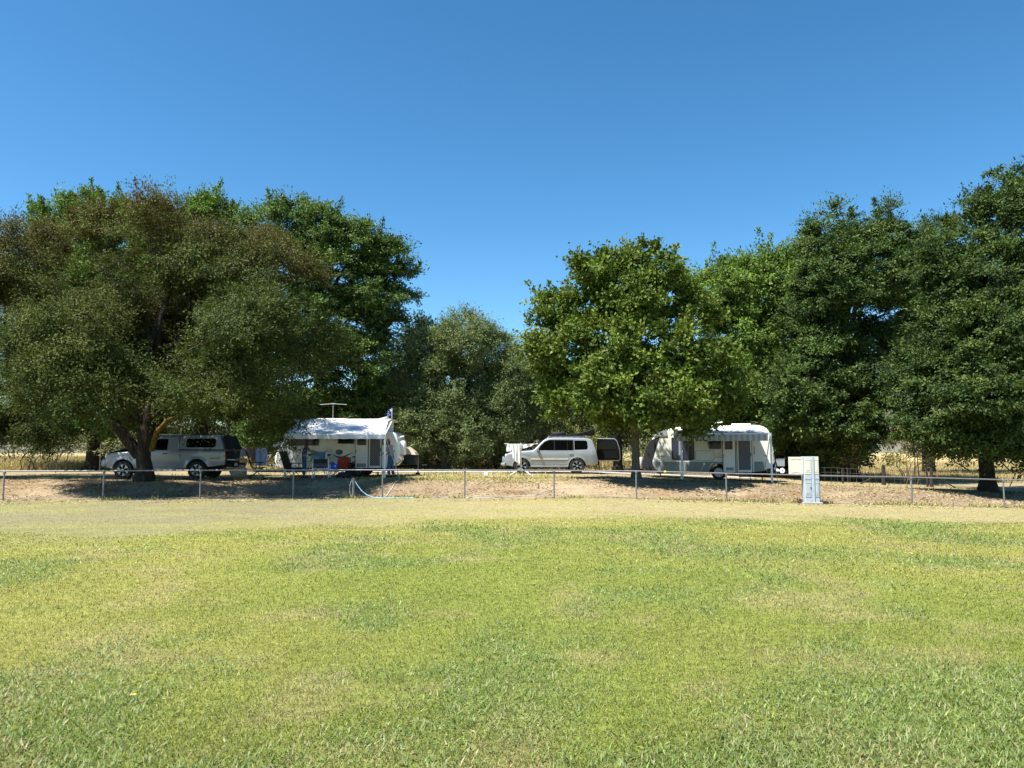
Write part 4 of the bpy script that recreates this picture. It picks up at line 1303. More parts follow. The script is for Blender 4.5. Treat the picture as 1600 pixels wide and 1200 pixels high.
for s in (-1, 1):
    side_panel('door', [(1.55, 0.45), (2.54, 0.45), (2.54, 1.12), (1.55, 1.12)], shw, M['silver'], suv, 0.005, 0.012, (s,))
    dr = side_panel('door', [(2.57, 0.45), (3.18, 0.45), (3.30, 0.70), (3.50, 0.86), (3.50, 1.12), (2.57, 1.12)], shw, M['silver'], suv, 0.005, 0.012, (s,))[0]
    part('handle', G().box((3.38, s * (shw(3.38, 0.98) + 0.012), 0.98), (0.20, 0.03, 0.035), bev=0.008), M['silver'], dr)
    side_panel('door_gap', [(2.548, 0.46), (2.562, 0.46), (2.562, 1.12), (2.548, 1.12)], shw, M['black'], suv, 0.004, 0.01, (s,))
    side_panel('side_trim', [(1.36, 0.70), (3.22, 0.70), (3.25, 0.735), (1.34, 0.735)], shw, M['white_alu'], suv, 0.018, 0.03, (s,))
    part('mirror', G().box((1.70, s * 1.02, 1.20), (0.13, 0.20, 0.17), bev=0.04), M['silver'], suv, smooth=40)
    part('side_step', G().tube([(1.35, s * 0.90, 0.35), (3.22, s * 0.90, 0.35)], 0.045, 8), M['alloy'], suv, smooth=40)
    part('headlight', G().box((0.20, s * 0.70, 0.90), (0.22, 0.20, 0.15), Matrix.Rotation(s * R(24), 3, 'Z'), bev=0.04), M['clear_lens'], suv, smooth=40)
    part('tail_light', G().box((4.60, s * 0.84, 0.99), (0.10, 0.06, 0.28), bev=0.02), M['red_lens'], suv, smooth=40)
    part('roof_rail', G().tube([(2.25, s * 0.62, 1.80), (2.35, s * 0.62, 1.87), (4.1, s * 0.62, 1.86), (4.2, s * 0.62, 1.79)], 0.02, 8), M['alloy'], suv, smooth=40)
g = G()
for x in (2.45, 2.75, 3.05, 3.35, 3.65, 3.95):
    g.box((x, 0, 1.885), (0.07, 1.32, 0.03))
for y in (-0.62, 0.62):
    g.box((3.2, y, 1.905), (1.75, 0.05, 0.05))
part('roof_rack', g, M['dark_grey'], suv)
ws = G().sheet(5, 6, lambda u, v: (1.56 + 0.50 * u, -0.70 + 1.4 * v + 0.0, stop_(1.56 + 0.50 * u) + 0.03 + 0.012 - 0.02 * (2 * v - 1) ** 2), (0.01, 0, -0.012))
part('windscreen', ws, M['glass'], suv, smooth=40)
g = G().tube([(-0.02, y, z) for y, z in ((-0.72, 0.56), (-0.70, 0.78), (-0.5, 0.82), (0.5, 0.82), (0.70, 0.78), (0.72, 0.56))], 0.038, 8)
g.tube([(0.1, -0.80, 0.46), (-0.05, -0.66, 0.46), (-0.08, 0.0, 0.46), (-0.05, 0.66, 0.46), (0.1, 0.80, 0.46)], 0.085, 8)
part('bull_bar', g, M['silver'], suv, smooth=50)
part('grille', G().box((0.035, 0, 0.84), (0.05, 0.85, 0.16), bev=0.02), M['black'], suv)
part('rear_bumper', G().box((4.74, 0, 0.52), (0.14, 1.62, 0.20), bev=0.04), M['dark_grey'], suv, smooth=40)
for s in (-1, 1):
    part('mud_flap', G().box((4.13, s * 0.80, 0.26), (0.012, 0.24, 0.24)), M['black'], suv)
# rear door hinged on the far side, standing open behind the car and showing its inner face
ho = 4.78
g = G()
dpoly = [(0.0, 0.72), (0.02, 1.66), (0.06, 1.74), (0.92, 1.72), (1.02, 1.62), (1.15, 1.22), (1.18, 0.70), (1.12, 0.66), (0.06, 0.66)]
rd = part('rear_door', G().prism([(ho + x, z) for x, z in dpoly], 0.10, 0.19), M['black'], suv)
part('door_window', G().prism([(ho + x, z) for x, z in [(0.07, 1.20), (0.07, 1.66), (0.90, 1.65), (0.98, 1.58), (1.05, 1.20)]], 0.088, 0.2), M['glass'], rd)
part('door_trim', G().prism([(ho + x, z) for x, z in [(0.08, 0.74), (0.08, 1.15), (1.05, 1.15), (1.07, 0.74)]], 0.07, 0.099), M['black'], rd)
part('door_edge', G().tube([(ho + x, 0.145, z) for x, z in [(0.06, 1.75), (0.92, 1.735), (1.03, 1.63), (1.165, 1.22), (1.195, 0.70), (1.12, 0.65), (0.06, 0.65)]], 0.035, 8), M['silver'], rd, smooth=50)
# things on its roof
o = part('spare_tyre', G().lathe([(0.22, 0), (0.33, 0.0), (0.37, 0.05), (0.37, 0.13), (0.33, 0.18), (0.22, 0.18), (0.19, 0.09)], (0, 0, 0), 'Z', 26), M['rubber'], smooth=40)
o.location = (wx + 2.82, D + 0.94, WZ + 1.905)
tag(o, 'black spare tyre lying flat on the roof rack of the wagon', 'tyre')
g = G()
for sgn in (1,):
    vs = [(0, -.3, 0), (1.0, -.3, 0), (1.02, -.3, .30), (0.92, -.28, .36), (0.55, -.3, .22), (0.05, -.3, .10)]
    n = len(vs)
    pts = vs + [(x, -y, z) for x, y, z in vs]
    g.add(pts, [tuple(range(n)), tuple(range(2 * n - 1, n - 1, -1))] + [(i, i + n, (i + 1) % n + n, (i + 1) % n) for i in range(n)])
bag = part('cargo_bag', g, M['black'])
mod = bag.modifiers.new('soft', 'BEVEL'); mod.width = 0.05; mod.segments = 3
bag.location = (wx + 3.62, D + 0.94, WZ + 1.91)
tag(bag, 'black wedge shaped cargo bag strapped on the rear of the wagon roof', 'bag')
part('strap', G().box((0.45, 0, 0.11), (0.05, 0.63, 0.24), bev=0.01), M['dark_grey'], bag)

# ------------------------------------------------------------------ grey utility with canopy
D = 31.4
ux = X(165, D)
UZ = gz(ux + 2.4, D + 0.9)
ute = thing('utility_vehicle', 'grey silver utility with bonnet ajar and a canopy on its tray', 'ute', (ux, D + 0.90, UZ))
L, AR = 4.98, [(0.86, 0.45), (3.86, 0.46)]
ubot = with_arches(lin([(0, 0.55), (0.12, 0.48), (0.5, 0.44), (3.3, 0.44), (4.4, 0.52), (4.98, 0.60)]), AR, 0.375)
utop = lin([(0, 0.82), (0.04, 0.98), (0.15, 1.06), (0.5, 1.10), (1.35, 1.15), (1.45, 1.17), (1.72, 1.40), (2.02, 1.66), (2.22, 1.74), (2.5, 1.765), (3.00, 1.755), (3.06, 1.72), (3.09, 1.20), (4.98, 1.19)])
def uhw(x, z):
    w = 0.895
    w -= 0.20 * max(0, (0.5 - x) / 0.5) ** 2 + 0.03 * max(0, (x - 4.7) / 0.3) ** 2
    w -= 0.22 * max(0, z - 1.13) + 0.18 * max(0, 0.75 - z)
    w += 0.015 * math.exp(-((z - 1.02) / 0.09) ** 2)
    for xc, r in AR:
        d = abs(math.hypot(x - xc, z - 0.375) - r)
        w += 0.045 * max(0, 1 - d / 0.12)
    return w
part('body', shell(xs_for(L, AR, 0.08, (3.03, 3.06, 3.09)), ubot, utop, uhw), M['ute_silver'], ute, smooth=38)
part('underbody', G().box((2.4, 0, 0.52), (4.2, 1.2, 0.2)), M['black'], ute)
for s in (-1, 1):
    for xc, r in AR:
        wheel(ute, xc, s * 0.79, 0.38, 0.38, 0.25, 6, s, 0.60)
    side_panel('side_window', [(1.74, 1.19), (2.62, 1.19), (2.62, 1.64), (2.30, 1.65), (2.05, 1.56)], uhw, M['glass'], ute, sides=(s,))
    dr = side_panel('door', [(1.50, 0.55), (2.74, 0.55), (2.74, 1.15), (1.50, 1.15)], uhw, M['ute_silver'], ute, 0.005, 0.012, (s,))[0]
    part('handle', G().box((2.55, s * (uhw(2.55, 1.04) + 0.012), 1.04), (0.18, 0.03, 0.04), bev=0.008), M['black'], dr)
    side_panel('cab_gap', [(3.06, 0.56), (3.085, 0.56), (3.085, 1.16), (3.06, 1.16)], uhw, M['black'], ute, 0.004, 0.01, (s,))
    part('mirror', G().box((1.62, s * 1.00, 1.24), (0.14, 0.22, 0.19), bev=0.04), M['white_alu'], ute, smooth=40)
    part('side_step', G().box((2.2, s * 0.86, 0.42), (1.55, 0.10, 0.05), bev=0.015), M['alloy'], ute)
    part('headlight', G().box((0.17, s * 0.66, 0.94), (0.24, 0.26, 0.20), Matrix.Rotation(s * R(24), 3, 'Z'), bev=0.05), M['clear_lens'], ute, smooth=40)
    tl = part('tail_light', G().box((4.95, s * 0.83, 1.02), (0.10, 0.09, 0.36), bev=0.02), M['red_lens'], ute, smooth=40)
    part('indicator', G().box((4.955, s * 0.835, 0.87), (0.105, 0.095, 0.08), bev=0.015), M['amber_lens'], tl)
# canopy with its side glass, hatch lifted
ctop = lin([(3.12, 1.70), (3.2, 1.775), (3.5, 1.80), (4.5, 1.80), (4.68, 1.77), (4.8, 1.60), (4.92, 1.24)])
chw = lambda x, z: 0.885 - 0.20 * max(0, z - 1.2)
cn = part('canopy', shell(list(np.linspace(3.11, 4.92, 24)), lambda x: 1.205, ctop, chw, 0.12), M['ute_silver'], ute, smooth=38)
for s in (-1, 1):
    g = G()
    poly = rrect(3.38, 1.30, 4.58, 1.66, 0.09)
    n = len(poly)
    g = G().prism(poly, 0, 0)
    g.v = [(x, s * (chw(x, z) + 0.006), z) for x, z in poly] + [(x, s * (chw(x, z) - 0.014), z) for x, z in poly]
    part('canopy_window', g, M['glass'], cn)
    part('gutter', G().box((4.0, s * 0.905, 1.205), (1.85, 0.02, 0.02)), M['black'], cn)
part('roof_rack', G().box((2.55, -0.55, 1.83), (0.95, 0.05, 0.04)).box((2.55, 0.55, 1.83), (0.95, 0.05, 0.04)).box((2.2, 0, 1.82), (0.05, 1.15, 0.05)).box((2.9, 0, 1.82), (0.05, 1.15, 0.05)), M['alloy'], ute)
part('canopy_hatch', G().box((4.98, 0, 1.50), (0.06, 1.40, 0.62), Matrix.Rotation(R(-24), 3, 'Y'), bev=0.02), M['black'], ute)
part('tray_back', G().box((4.985, 0, 0.90), (0.06, 1.5, 0.52)), M['dark_grey'], ute)
part('tailgate', G().box((5.16, 0, 0.80), (0.40, 1.42, 0.07), bev=0.015), M['ute_silver'], ute)
rb = part('rear_bumper', G().box((5.12, 0, 0.58), (0.30, 1.60, 0.16), bev=0.03), M['black'], ute, smooth=40)
part('number_plate', G().box((5.29, -0.45, 0.60), (0.012, 0.34, 0.11)), M['sign_white'], rb)
part('tow_ball', G().tube([(5.28, 0, 0.47), (5.42, 0, 0.47), (5.42, 0, 0.55)], 0.03, 8), M['chrome'], ute, smooth=40)
# bonnet lifted a little on its prop, grille and bumper
bn = G().sheet(8, 8, lambda u, v: (0.10 + 1.30 * u, (-0.72 + 1.44 * v), utop(0.10 + 1.30 * u) + 0.06 + 0.20 * math.sin(PI * min(1, u * 1.1) * 0.55) * u - 0.02 * (2 * v - 1) ** 4), (0, 0, -0.05))
part('bonnet', bn, M['black'], ute, smooth=40)
part('grille', G().box((0.02, 0, 0.92), (0.06, 0.80, 0.22), bev=0.03), M['chrome'], ute, smooth=40)
part('front_bumper', G().box((-0.02, 0, 0.66), (0.22, 1.52, 0.30), bev=0.07), M['ute_silver'], ute, smooth=40)
ws = G().sheet(5, 6, lambda u, v: (1.50 + 0.52 * u, -0.68 + 1.36 * v, utop(1.50 + 0.52 * u) + 0.032 - 0.02 * (2 * v - 1) ** 2), (0.01, 0, -0.012))
part('windscreen', ws, M['glass'], ute, smooth=40)
# dark lettering low on the rear flank: illegible script reduced to its strokes
g = G()
rgx = np.random.default_rng(3)
for k in range(8):
    x = 4.38 + 0.055 * k
    g.box((x, -uhw(x, 0.86) - 0.004, 0.86 + rgx.uniform(-.008, .008)), (0.03, 0.006, rgx.uniform(0.035, 0.06)), Matrix.Rotation(R(20), 3, 'Y'))
part('badge', g, M['dark_grey'], ute)

# ------------------------------------------------------------------ caravans
def lattice(parent, x0, z0, x1, z1, y, step=0.085, r=0.006):
    """diamond security grille in front of a screen"""
    g = G()
    def clip(c, s):
        pts = []
        for x in (x0, x1):
            z = z0 + s * (x - x0) + c
            if z0 - 1e-6 <= z <= z1 + 1e-6:
                pts.append((x, z))
        for z in (z0, z1):
            x = x0 + (z - z0 - c) / s
            if x0 < x < x1:
                pts.append((x, z))
        return pts[:2] if len(pts) >= 2 else None
    for s in (1, -1):
        c = -(x1 - x0) * 2
        while c < (z1 - z0) + (x1 - x0) * 2:
            p = clip(c, s)
            if p and math.dist(p[0], p[1]) > 0.03:
                g.tube([(p[0][0], y, p[0][1]), (p[1][0], y, p[1][1])], r, 4)
            c += step
    return part('grille', g, M['mesh_white'], parent)

def screen_door(parent, x0, z0, x1, z1, y):
    f = 0.05
    g = G()
    g.box(((x0 + x1) / 2, y, z1 - f / 2), (x1 - x0, 0.03, f)).box(((x0 + x1) / 2, y, z0 + f), (x1 - x0, 0.03, 2 * f))
    g.box((x0 + f / 2, y, (z0 + z1) / 2 + f / 2), (f, 0.03, z1 - z0 - 3 * f)).box((x1 - f / 2, y, (z0 + z1) / 2 + f / 2), (f, 0.03, z1 - z0 - 3 * f))
    part('door_seal', G().box(((x0 + x1) / 2, y + 0.022, (z0 + z1) / 2), (x1 - x0 + 0.05, 0.012, z1 - z0 + 0.04)), M['dark_grey'], parent)
    d = part('screen_door', g, M['white_alu'], parent)
    part('screen', G().box(((x0 + x1) / 2, y + 0.012, (z0 + z1) / 2), (x1 - x0 - 2 * f, 0.006, z1 - z0 - 2 * f)), M['screen'], d)
    lattice(d, x0 + f, z0 + 2 * f, x1 - f, z1 - f, y - 0.002)
    part('handle', G().box((x1 - f * 0.6, y - 0.025, (z0 + z1) / 2 + 0.05), (0.025, 0.03, 0.16), bev=0.006), M['black'], d)
    return d

def window_on(parent, x0, z0, x1, z1, y, m='glass', name='window', r=0.05):
    fr = part(name, G().prism(rrect(x0 - 0.03, z0 - 0.03, x1 + 0.03, z1 + 0.03, r + 0.02), y - 0.012, y + 0.02), M['black'] if m == 'glass_blue' else M['tub_grey'], parent)
    part('pane', G().prism(rrect(x0, z0, x1, z1, r), y - 0.018, y + 0.01), M[m], fr)
    return fr

def house_door(parent, x0, z0, x1, z1, y, win, vent):
    part('door_seal', G().box(((x0 + x1) / 2, y + 0.034, (z0 + z1) / 2), (x1 - x0 + 0.05, 0.016, z1 - z0 + 0.05)), M['dark_grey'], parent)
    d = part('door', G().box(((x0 + x1) / 2, y, (z0 + z1) / 2), (x1 - x0, 0.05, z1 - z0), bev=0.012), M['white_alu'], parent)
    part('pane', G().prism(rrect(*win, 0.03), y - 0.034, y - 0.02), M['glass'], d)
    g = G().box(((vent[0] + vent[2]) / 2, y - 0.027, (vent[1] + vent[3]) / 2), (vent[2] - vent[0], 0.012, vent[3] - vent[1]))
    part('vent', g, M['tub_grey'], d)
    part('latch', G().box((x0 + 0.03, y - 0.035, (z0 + z1) / 2), (0.025, 0.03, 0.10), bev=0.006), M['black'], d)
    return d

# ---- white popup caravan on the left
D = 34.6
W = 2.25
vx = X(431, D)
VZ = gz(vx + 3, D + 1)
van = thing('popup_caravan', 'white popup caravan with raised roof and a white awning, nose to the right', 'caravan', (vx, D + W / 2, VZ))
YN = -W / 2
vbot = with_arches(lin([(0, 0.78), (0.10, 0.52), (0.25, 0.42), (5.0, 0.40), (5.25, 0.45), (5.55, 0.80), (5.66, 1.05)]), [(3.76, 0.42)], 0.33)
vtop = lin([(0, 0.86), (0.06, 1.02), (0.22, 1.32), (0.42, 1.62), (0.60, 1.90), (0.85, 2.02), (5.1, 2.04), (5.30, 2.02), (5.46, 1.92), (5.56, 1.74), (5.63, 1.4), (5.66, 1.1)])
vhw = lambda x, z: W / 2 - 0.10 * max(0, (0.25 - x) / 0.25) ** 2 - 0.10 * max(0, (x - 5.45) / 0.2) ** 2
part('body', shell(xs_for(5.66, [(3.76, 0.42)], 0.12, (0.05, 5.35, 5.42, 5.5, 5.54, 5.6)), vbot, vtop, vhw, 0.06, crown=0.01), M['white_paint'], van, smooth=40)
part('chassis', G().box((2.8, 0, 0.36), (4.7, 1.5, 0.12)).box((3.76, 0, 0.33), (0.10, 1.7, 0.10)), M['black'], van)
for s in (-1, 1):
    wheel(van, 3.76, s * (W / 2 - 0.16), 0.33, 0.33, 0.21, 5, s, 0.62)
part('popup_canvas', G().box((3.0, 0, 2.27), (4.05, 1.96, 0.47)), M['canvas_grey'], van)
rf = part('roof', G().box((3.02, 0, 2.555), (4.40, 2.20, 0.10), bev=0.03), M['white_paint'], van, smooth=40)
part('roof_hatch', G().box((2.3, 0.1, 2.635), (1.3, 0.5, 0.06), bev=0.02).box((4.75, -0.3, 2.66), (0.45, 0.45, 0.04), Matrix.Rotation(R(-14), 3, 'Y'), bev=0.015), M['white_alu'], rf)
an = part('aerial', G().tube([(2.28, 0.3, 2.6), (2.28, 0.3, 3.36)], 0.024, 8), M['galv'], van, smooth=40)
part('crossbar', G().tube([(1.66, 0.3, 3.33), (1.9, 0.3, 3.345), (2.28, 0.3, 3.37), (2.65, 0.3, 3.345), (2.92, 0.3, 3.33)], 0.014, 6).box((2.28, 0.3, 3.37), (0.22, 0.08, 0.05), bev=0.015), M['tub_grey'], an)
# horizontal ribs at the tail end
g = G()
for z in np.arange(0.66, 1.36, 0.085):
    xa = np.interp(z, [0.5, 0.78, 0.86, 1.02, 1.32], [0.11, 0.0, 0.0, 0.06, 0.22])
    g.box((xa + 0.28, YN - 0.004 + 0.01, z), (0.46, 0.022, 0.016), bev=0.004)
part('rib', g, M['white_paint'], van)
window_on(van, 0.75, 1.42, 2.0, 1.78, YN - 0.004)
window_on(van, 2.88, 1.50, 3.58, 1.84, YN - 0.004, r=0.03)
window_on(van, 4.88, 1.44, 5.02, 1.70, YN - 0.004, r=0.02)
house_door(van, 3.67, 0.40, 4.22, 1.90, YN - 0.065, (3.74, 1.42, 4.15, 1.80), (3.74, 0.44, 4.15, 0.60))
screen_door(van, 4.26, 0.40, 4.82, 1.92, YN - 0.03)
part('service_hatch', G().box((2.28, YN - 0.004, 0.78), (0.80, 0.03, 0.54), bev=0.01), M['cream_wall'], van)
part('boot', G().box((1.9, YN + 0.12, 0.50), (0.1, 0.1, 0.1)).box((0.62, YN - 0.006, 0.95), (0.5, 0.02, 0.36), bev=0.008), M['white_paint'], van)
part('stripe', G().prism([(1.55, 0.93), (2.50, 0.93), (2.58, 0.99), (2.52, 1.03), (1.55, 1.03)], YN - 0.026, YN - 0.018), M['teal'], van)
part('stripe', G().prism([(1.9, 1.115), (2.62, 1.115), (2.62, 1.135), (1.9, 1.135)], YN - 0.007, YN + 0.01).prism([(2.35, 1.20), (2.62, 1.20), (2.62, 1.215), (2.35, 1.215)], YN - 0.007, YN + 0.01), M['tub_grey'], van)
el = [(2.93 + 0.165 * math.cos(a), 1.11 + 0.115 * math.sin(a)) for a in np.linspace(0, 2 * PI, 24, endpoint=False)]
sw = part('emblem', G().prism(el, YN - 0.008, YN + 0.01), M['navy'], van)
el2 = [(2.945 + 0.135 * math.cos(a), 1.115 + 0.09 * math.sin(a)) for a in np.linspace(0, 2 * PI, 24, endpoint=False)]
part('emblem_centre', G().prism(el2, YN - 0.013, YN - 0.006), M['teal'], sw)
part('emblem_flare', G().prism([(2.81, 1.12), (2.90, 1.19), (2.90, 1.05)], YN - 0.018, YN - 0.010), M['orange_decal'], sw)
up_ = [(2.66, 1.05), (2.74, 0.965), (2.86, 0.915), (3.02, 0.905), (3.18, 0.945), (3.34, 1.02), (3.5, 1.065), (3.62, 1.06)]
lo_ = [(3.62, 1.05), (3.5, 1.045), (3.36, 0.985), (3.2, 0.895), (3.02, 0.85), (2.84, 0.865), (2.72, 0.93)]
part('swoosh', G().prism(up_ + lo_, YN - 0.008, YN + 0.01), M['navy'], van)
part('swoosh', G().prism([(3.50, 0.90), (3.66, 0.95), (3.66, 0.86), (3.50, 0.87)], YN - 0.008, YN + 0.01), M['navy'], van)
# awning: roller, sloping vinyl with scalloped valance, arms, posts, guy rope
ax0, ax1, AO = 1.10, 5.10, 2.35
aw = part('awning', G().sheet(24, 8, lambda u, v: (ax0 + (ax1 + 0.22 * v - ax0) * u, YN - AO * v, 2.53 - 0.68 * v - 0.015 * math.sin(PI * v)), (0, 0, -0.014)), M['canvas_white'], van, smooth=50)
part('roller', G().tube([(ax0 - 0.03, YN - 0.03, 2.52), (ax1 + 0.05, YN - 0.03, 2.52)], 0.05, 10).tube([(ax0 - 0.03, YN - AO, 1.83), (ax1 + 0.27, YN - AO, 1.83)], 0.045, 10), M['white_alu'], aw, smooth=40)
part('valance', G().sheet(96, 4, lambda u, v: (ax0 + (ax1 + 0.22 - ax0) * u, YN - AO - 0.045 - 0.012 * math.sin(u * 60) * v, 1.80 - v * (0.135 + 0.014 * abs(math.sin(u * PI * 9)))), (0, 0.008, 0)), M['canvas_grey'], aw, smooth=50)
for px_, nm in ((ax0 + 0.10, 'left'), (ax1 + 0.26, 'right')):
    ps = part('awning_post', G().box((px_, YN - AO, 0.91), (0.085, 0.07, 1.90), bev=0.012).box((px_, YN - AO, 0.0), (0.16, 0.14, 0.03)), M['white_alu'], van)
    part('awning_arm', G().tube([(px_, YN - AO + 0.02, 1.84), (px_ - 0.10, YN - 0.02, 2.46)], 0.03, 8), M['white_alu'], van)
gp = Vector((X(627, 30.6) - vx, 30.6 - (D + W / 2), gz(X(627, 30.6), 30.6) - VZ + 0.03))
part('guy_rope', G().tube([(ax1 + 0.26, YN - AO, 1.80), gp], 0.013, 6), M['rope'], van)
part('tent_peg', G().tube([gp + Vector((0.02, 0, 0.10)), gp + Vector((-0.04, 0, -0.2))], 0.012, 6), M['galv'], van)
# front end: drawbar, boot with tan cover, gas cylinder, jockey wheel
part('drawbar', G().tube([(5.3, -0.6, 0.45), (6.55, 0, 0.48)], 0.045, 6).tube([(5.3, 0.6, 0.45), (6.55, 0, 0.48)], 0.045, 6).tube([(6.5, 0, 0.48), (6.75, 0, 0.5)], 0.05, 8), M['black'], van)
fb = part('front_boot', G().box((6.0, 0, 0.80), (0.52, 1.10, 0.52), bev=0.05), M['dark_grey'], van, smooth=40)
part('boot_cover', G().add([(5.68, -.60, 1.02), (6.30, -.60, 0.98), (6.30, .60, 0.98), (5.68, .60, 1.02), (5.74, -.5, 1.36), (5.90, -.5, 1.36), (6.22, -.5, 1.12), (5.74, .5, 1.36), (5.90, .5, 1.36), (6.22, .5, 1.12)],
     [(0, 1, 6, 5, 4), (3, 7, 8, 9, 2), (0, 4, 7, 3), (4, 5, 8, 7), (5, 6, 9, 8), (6, 1, 2, 9), (0, 3, 2, 1)]), M['umber'], fb)
part('gas_cylinder', G().lathe([(0.13, 0.98), (0.155, 1.02), (0.155, 1.52), (0.12, 1.60), (0.05, 1.62)], (5.73, -0.72, 0), 'Z', 16), M['white_alu'], van, smooth=40)
part('stay', G().tube([(5.28, -0.95, 0.42), (5.75, -0.9, 0.75), (5.78, -0.88, 0.98)], 0.03, 6), M['tub_grey'], van)
jw = part('jockey_wheel', G().tube([(6.35, -0.15, 0.15), (6.35, -0.15, 0.85)], 0.03, 8), M['galv'], van, smooth=40)
part('tyre', G().lathe([(0.03, -0.03), (0.10, -0.03), (0.10, 0.03), (0.03, 0.03)], (6.35, -0.2, 0.10), 'Y', 14), M['rubber'], jw)
part('reflector', G().lathe([(0.01, -0.01), (0.085, -0.01), (0.085, 0.01), (0.01, 0.01)], (5.60, -1.06, 0.74), 'Y', 16), M['white_alu'], van)
part('mirror_arm', G().box((5.66, -0.6, 1.82), (0.2, 0.08, 0.06), Matrix.Rotation(R(-15), 3, 'Y')), M['white_alu'], van)
part('marker_light', G().box((5.40, YN - 0.005, 1.16), (0.06, 0.03, 0.05), bev=0.01), M['red_lens'], van)
# tail: dark spare wheel cover and hinged flap
part('tail_flap', G().add([(0.0, -1.0, 1.32), (0.30, -1.0, 1.52), (0.30, 1.0, 1.52), (0.0, 1.0, 1.32), (-0.10, -1.0, 1.42), (0.27, -1.0, 1.60), (0.27, 1.0, 1.60), (-0.10, 1.0, 1.42)],
     [(0, 1, 2, 3), (4, 7, 6, 5), (0, 4, 5, 1), (1, 5, 6, 2), (2, 6, 7, 3), (3, 7, 4, 0)]), M['tub_grey'], van)
part('tail_window', G().add([(0.02, -0.95, 0.98), (0.22, -0.95, 1.32), (0.22, 0.95, 1.32), (0.02, 0.95, 0.98), (-0.01, -0.95, 1.0), (0.19, -0.95, 1.34), (0.19, 0.95, 1.34), (-0.01, 0.95, 1.0)],
     [(0, 1, 2, 3), (4, 7, 6, 5), (0, 4, 5, 1), (1, 5, 6, 2), (2, 6, 7, 3), (3, 7, 4, 0)]), M['black'], van)
part('rear_bar', G().tube([(0.1, -0.9, 0.5), (-0.35, -0.9, 0.52), (-0.35, 0.9, 0.52), (0.1, 0.9, 0.5)], 0.035, 8).tube([(-0.35, -0.9, 0.52), (-0.35, -0.9, 0.95), (-0.2, -0.9, 0.98)], 0.03, 6), M['tub_grey'], van, smooth=40)
part('step', G().box((4.55, YN - 0.45, 0.22), (0.5, 0.32, 0.03)).box((4.34, YN - 0.45, 0.10), (0.03, 0.3, 0.24)).box((4.76, YN - 0.45, 0.10), (0.03, 0.3, 0.24)), M['dark_grey'], van)

# flag on its stick
fx0, fy0, fz0 = vx + 5.22, D + W / 2 - 0.8, VZ + 2.55
t = thing('flag', 'small blue flag with white stars on a white stick above the popup roof', 'flag', (fx0, fy0, fz0))
part('stick', G().tube([(0, 0, 0), (0, 0, 0.56)], 0.012, 6), M['white_alu'], t)
def flagp(u, v):
    return (-0.02 - 0.17 * u - 0.03 * v, 0.03 * math.sin(u * 5 + v * 2), 0.55 - 0.36 * v - 0.10 * u)
cl = part('cloth', G().sheet(6, 8, flagp, (0, 0.004, 0)), M['flag_blue'], t, smooth=60)
g = G()
for u, v, r in ((0.35, 0.75, 0.030), (0.75, 0.28, 0.02), (0.62, 0.52, 0.018), (0.86, 0.5, 0.018), (0.75, 0.78, 0.022)):
    c = flagp(u, v)
    poly = []
    for k in range(14):
        rr = r if k % 2 == 0 else r * 0.45
        poly.append((c[0] + rr * math.sin(PI * k / 7), c[2] + rr * math.cos(PI * k / 7)))
    g.prism(poly, c[1] - 0.012, c[1] - 0.004)
part('stars', g, M['cloth_white'], cl)
c = flagp(0.2, 0.15)
g = G()
for ang in (0, 90, 45, -45):
    g.box((c[0], c[1] - 0.01, c[2] - 0.02), (0.12, 0.006, 0.016), Matrix.Rotation(R(ang), 3, 'Y'))
part('canton_cross', g, M['cloth_white'], cl)

# white rope from the peg down to the fence foot
Dp = 30.6
ground_tube('ground_rope', [(627, 30.6), (620, 29.6), (612, 28.3), (604, 27.2)], 0, 0.014, M['rope'], 'pale rope or lead running down the bank from the awning peg', 'rope', 0.02)

# ---- cream and grey caravan on the right
W = 2.35
LR = 6.02
yaw = R(-18)
rc = Vector((12.07, 35.6, 0))
org = rc + Matrix.Rotation(yaw, 3, 'Z') @ Vector((-LR, 0, 0))
CZ = gz(rc.x - 2.8, 36.6) - 0.02
car = thing('touring_caravan', 'cream and grey caravan with a charcoal nose and striped awning, parked on the right', 'caravan', (org.x, org.y, CZ), yaw)
# local frame: near wall at y = 0, away from the camera is +y
hwc = W / 2
def C_(g):
    g.v = [(x, y + hwc, z) for x, y, z in g.v]
    return g
cbot = with_arches(lin([(0, 0.62), (0.15, 0.45), (0.5, 0.38), (4.9, 0.37), (5.5, 0.42), (5.85, 0.55), (6.02, 0.80)]), [(3.55, 0.42)], 0.34)
ctp = lin([(0, 0.95), (0.04, 1.15), (0.15, 1.5), (0.35, 1.85), (0.7, 2.15), (1.15, 2.37), (1.6, 2.50), (2.4, 2.54), (5.3, 2.56), (5.6, 2.50), (5.80, 2.36), (5.90, 2.15), (5.98, 1.6), (6.02, 0.95)])
chw2 = lambda x, z: hwc - 0.14 * max(0, (0.4 - x) / 0.4) ** 2 - 0.05 * max(0, (x - 5.8) / 0.22) ** 2
part('body', C_(shell(xs_for(LR, [(3.55, 0.42)], 0.12, (0.04, 5.7, 5.85, 5.93)), cbot, ctp, chw2, 0.07, crown=0.01)), M['cream_wall'], car, smooth=40)
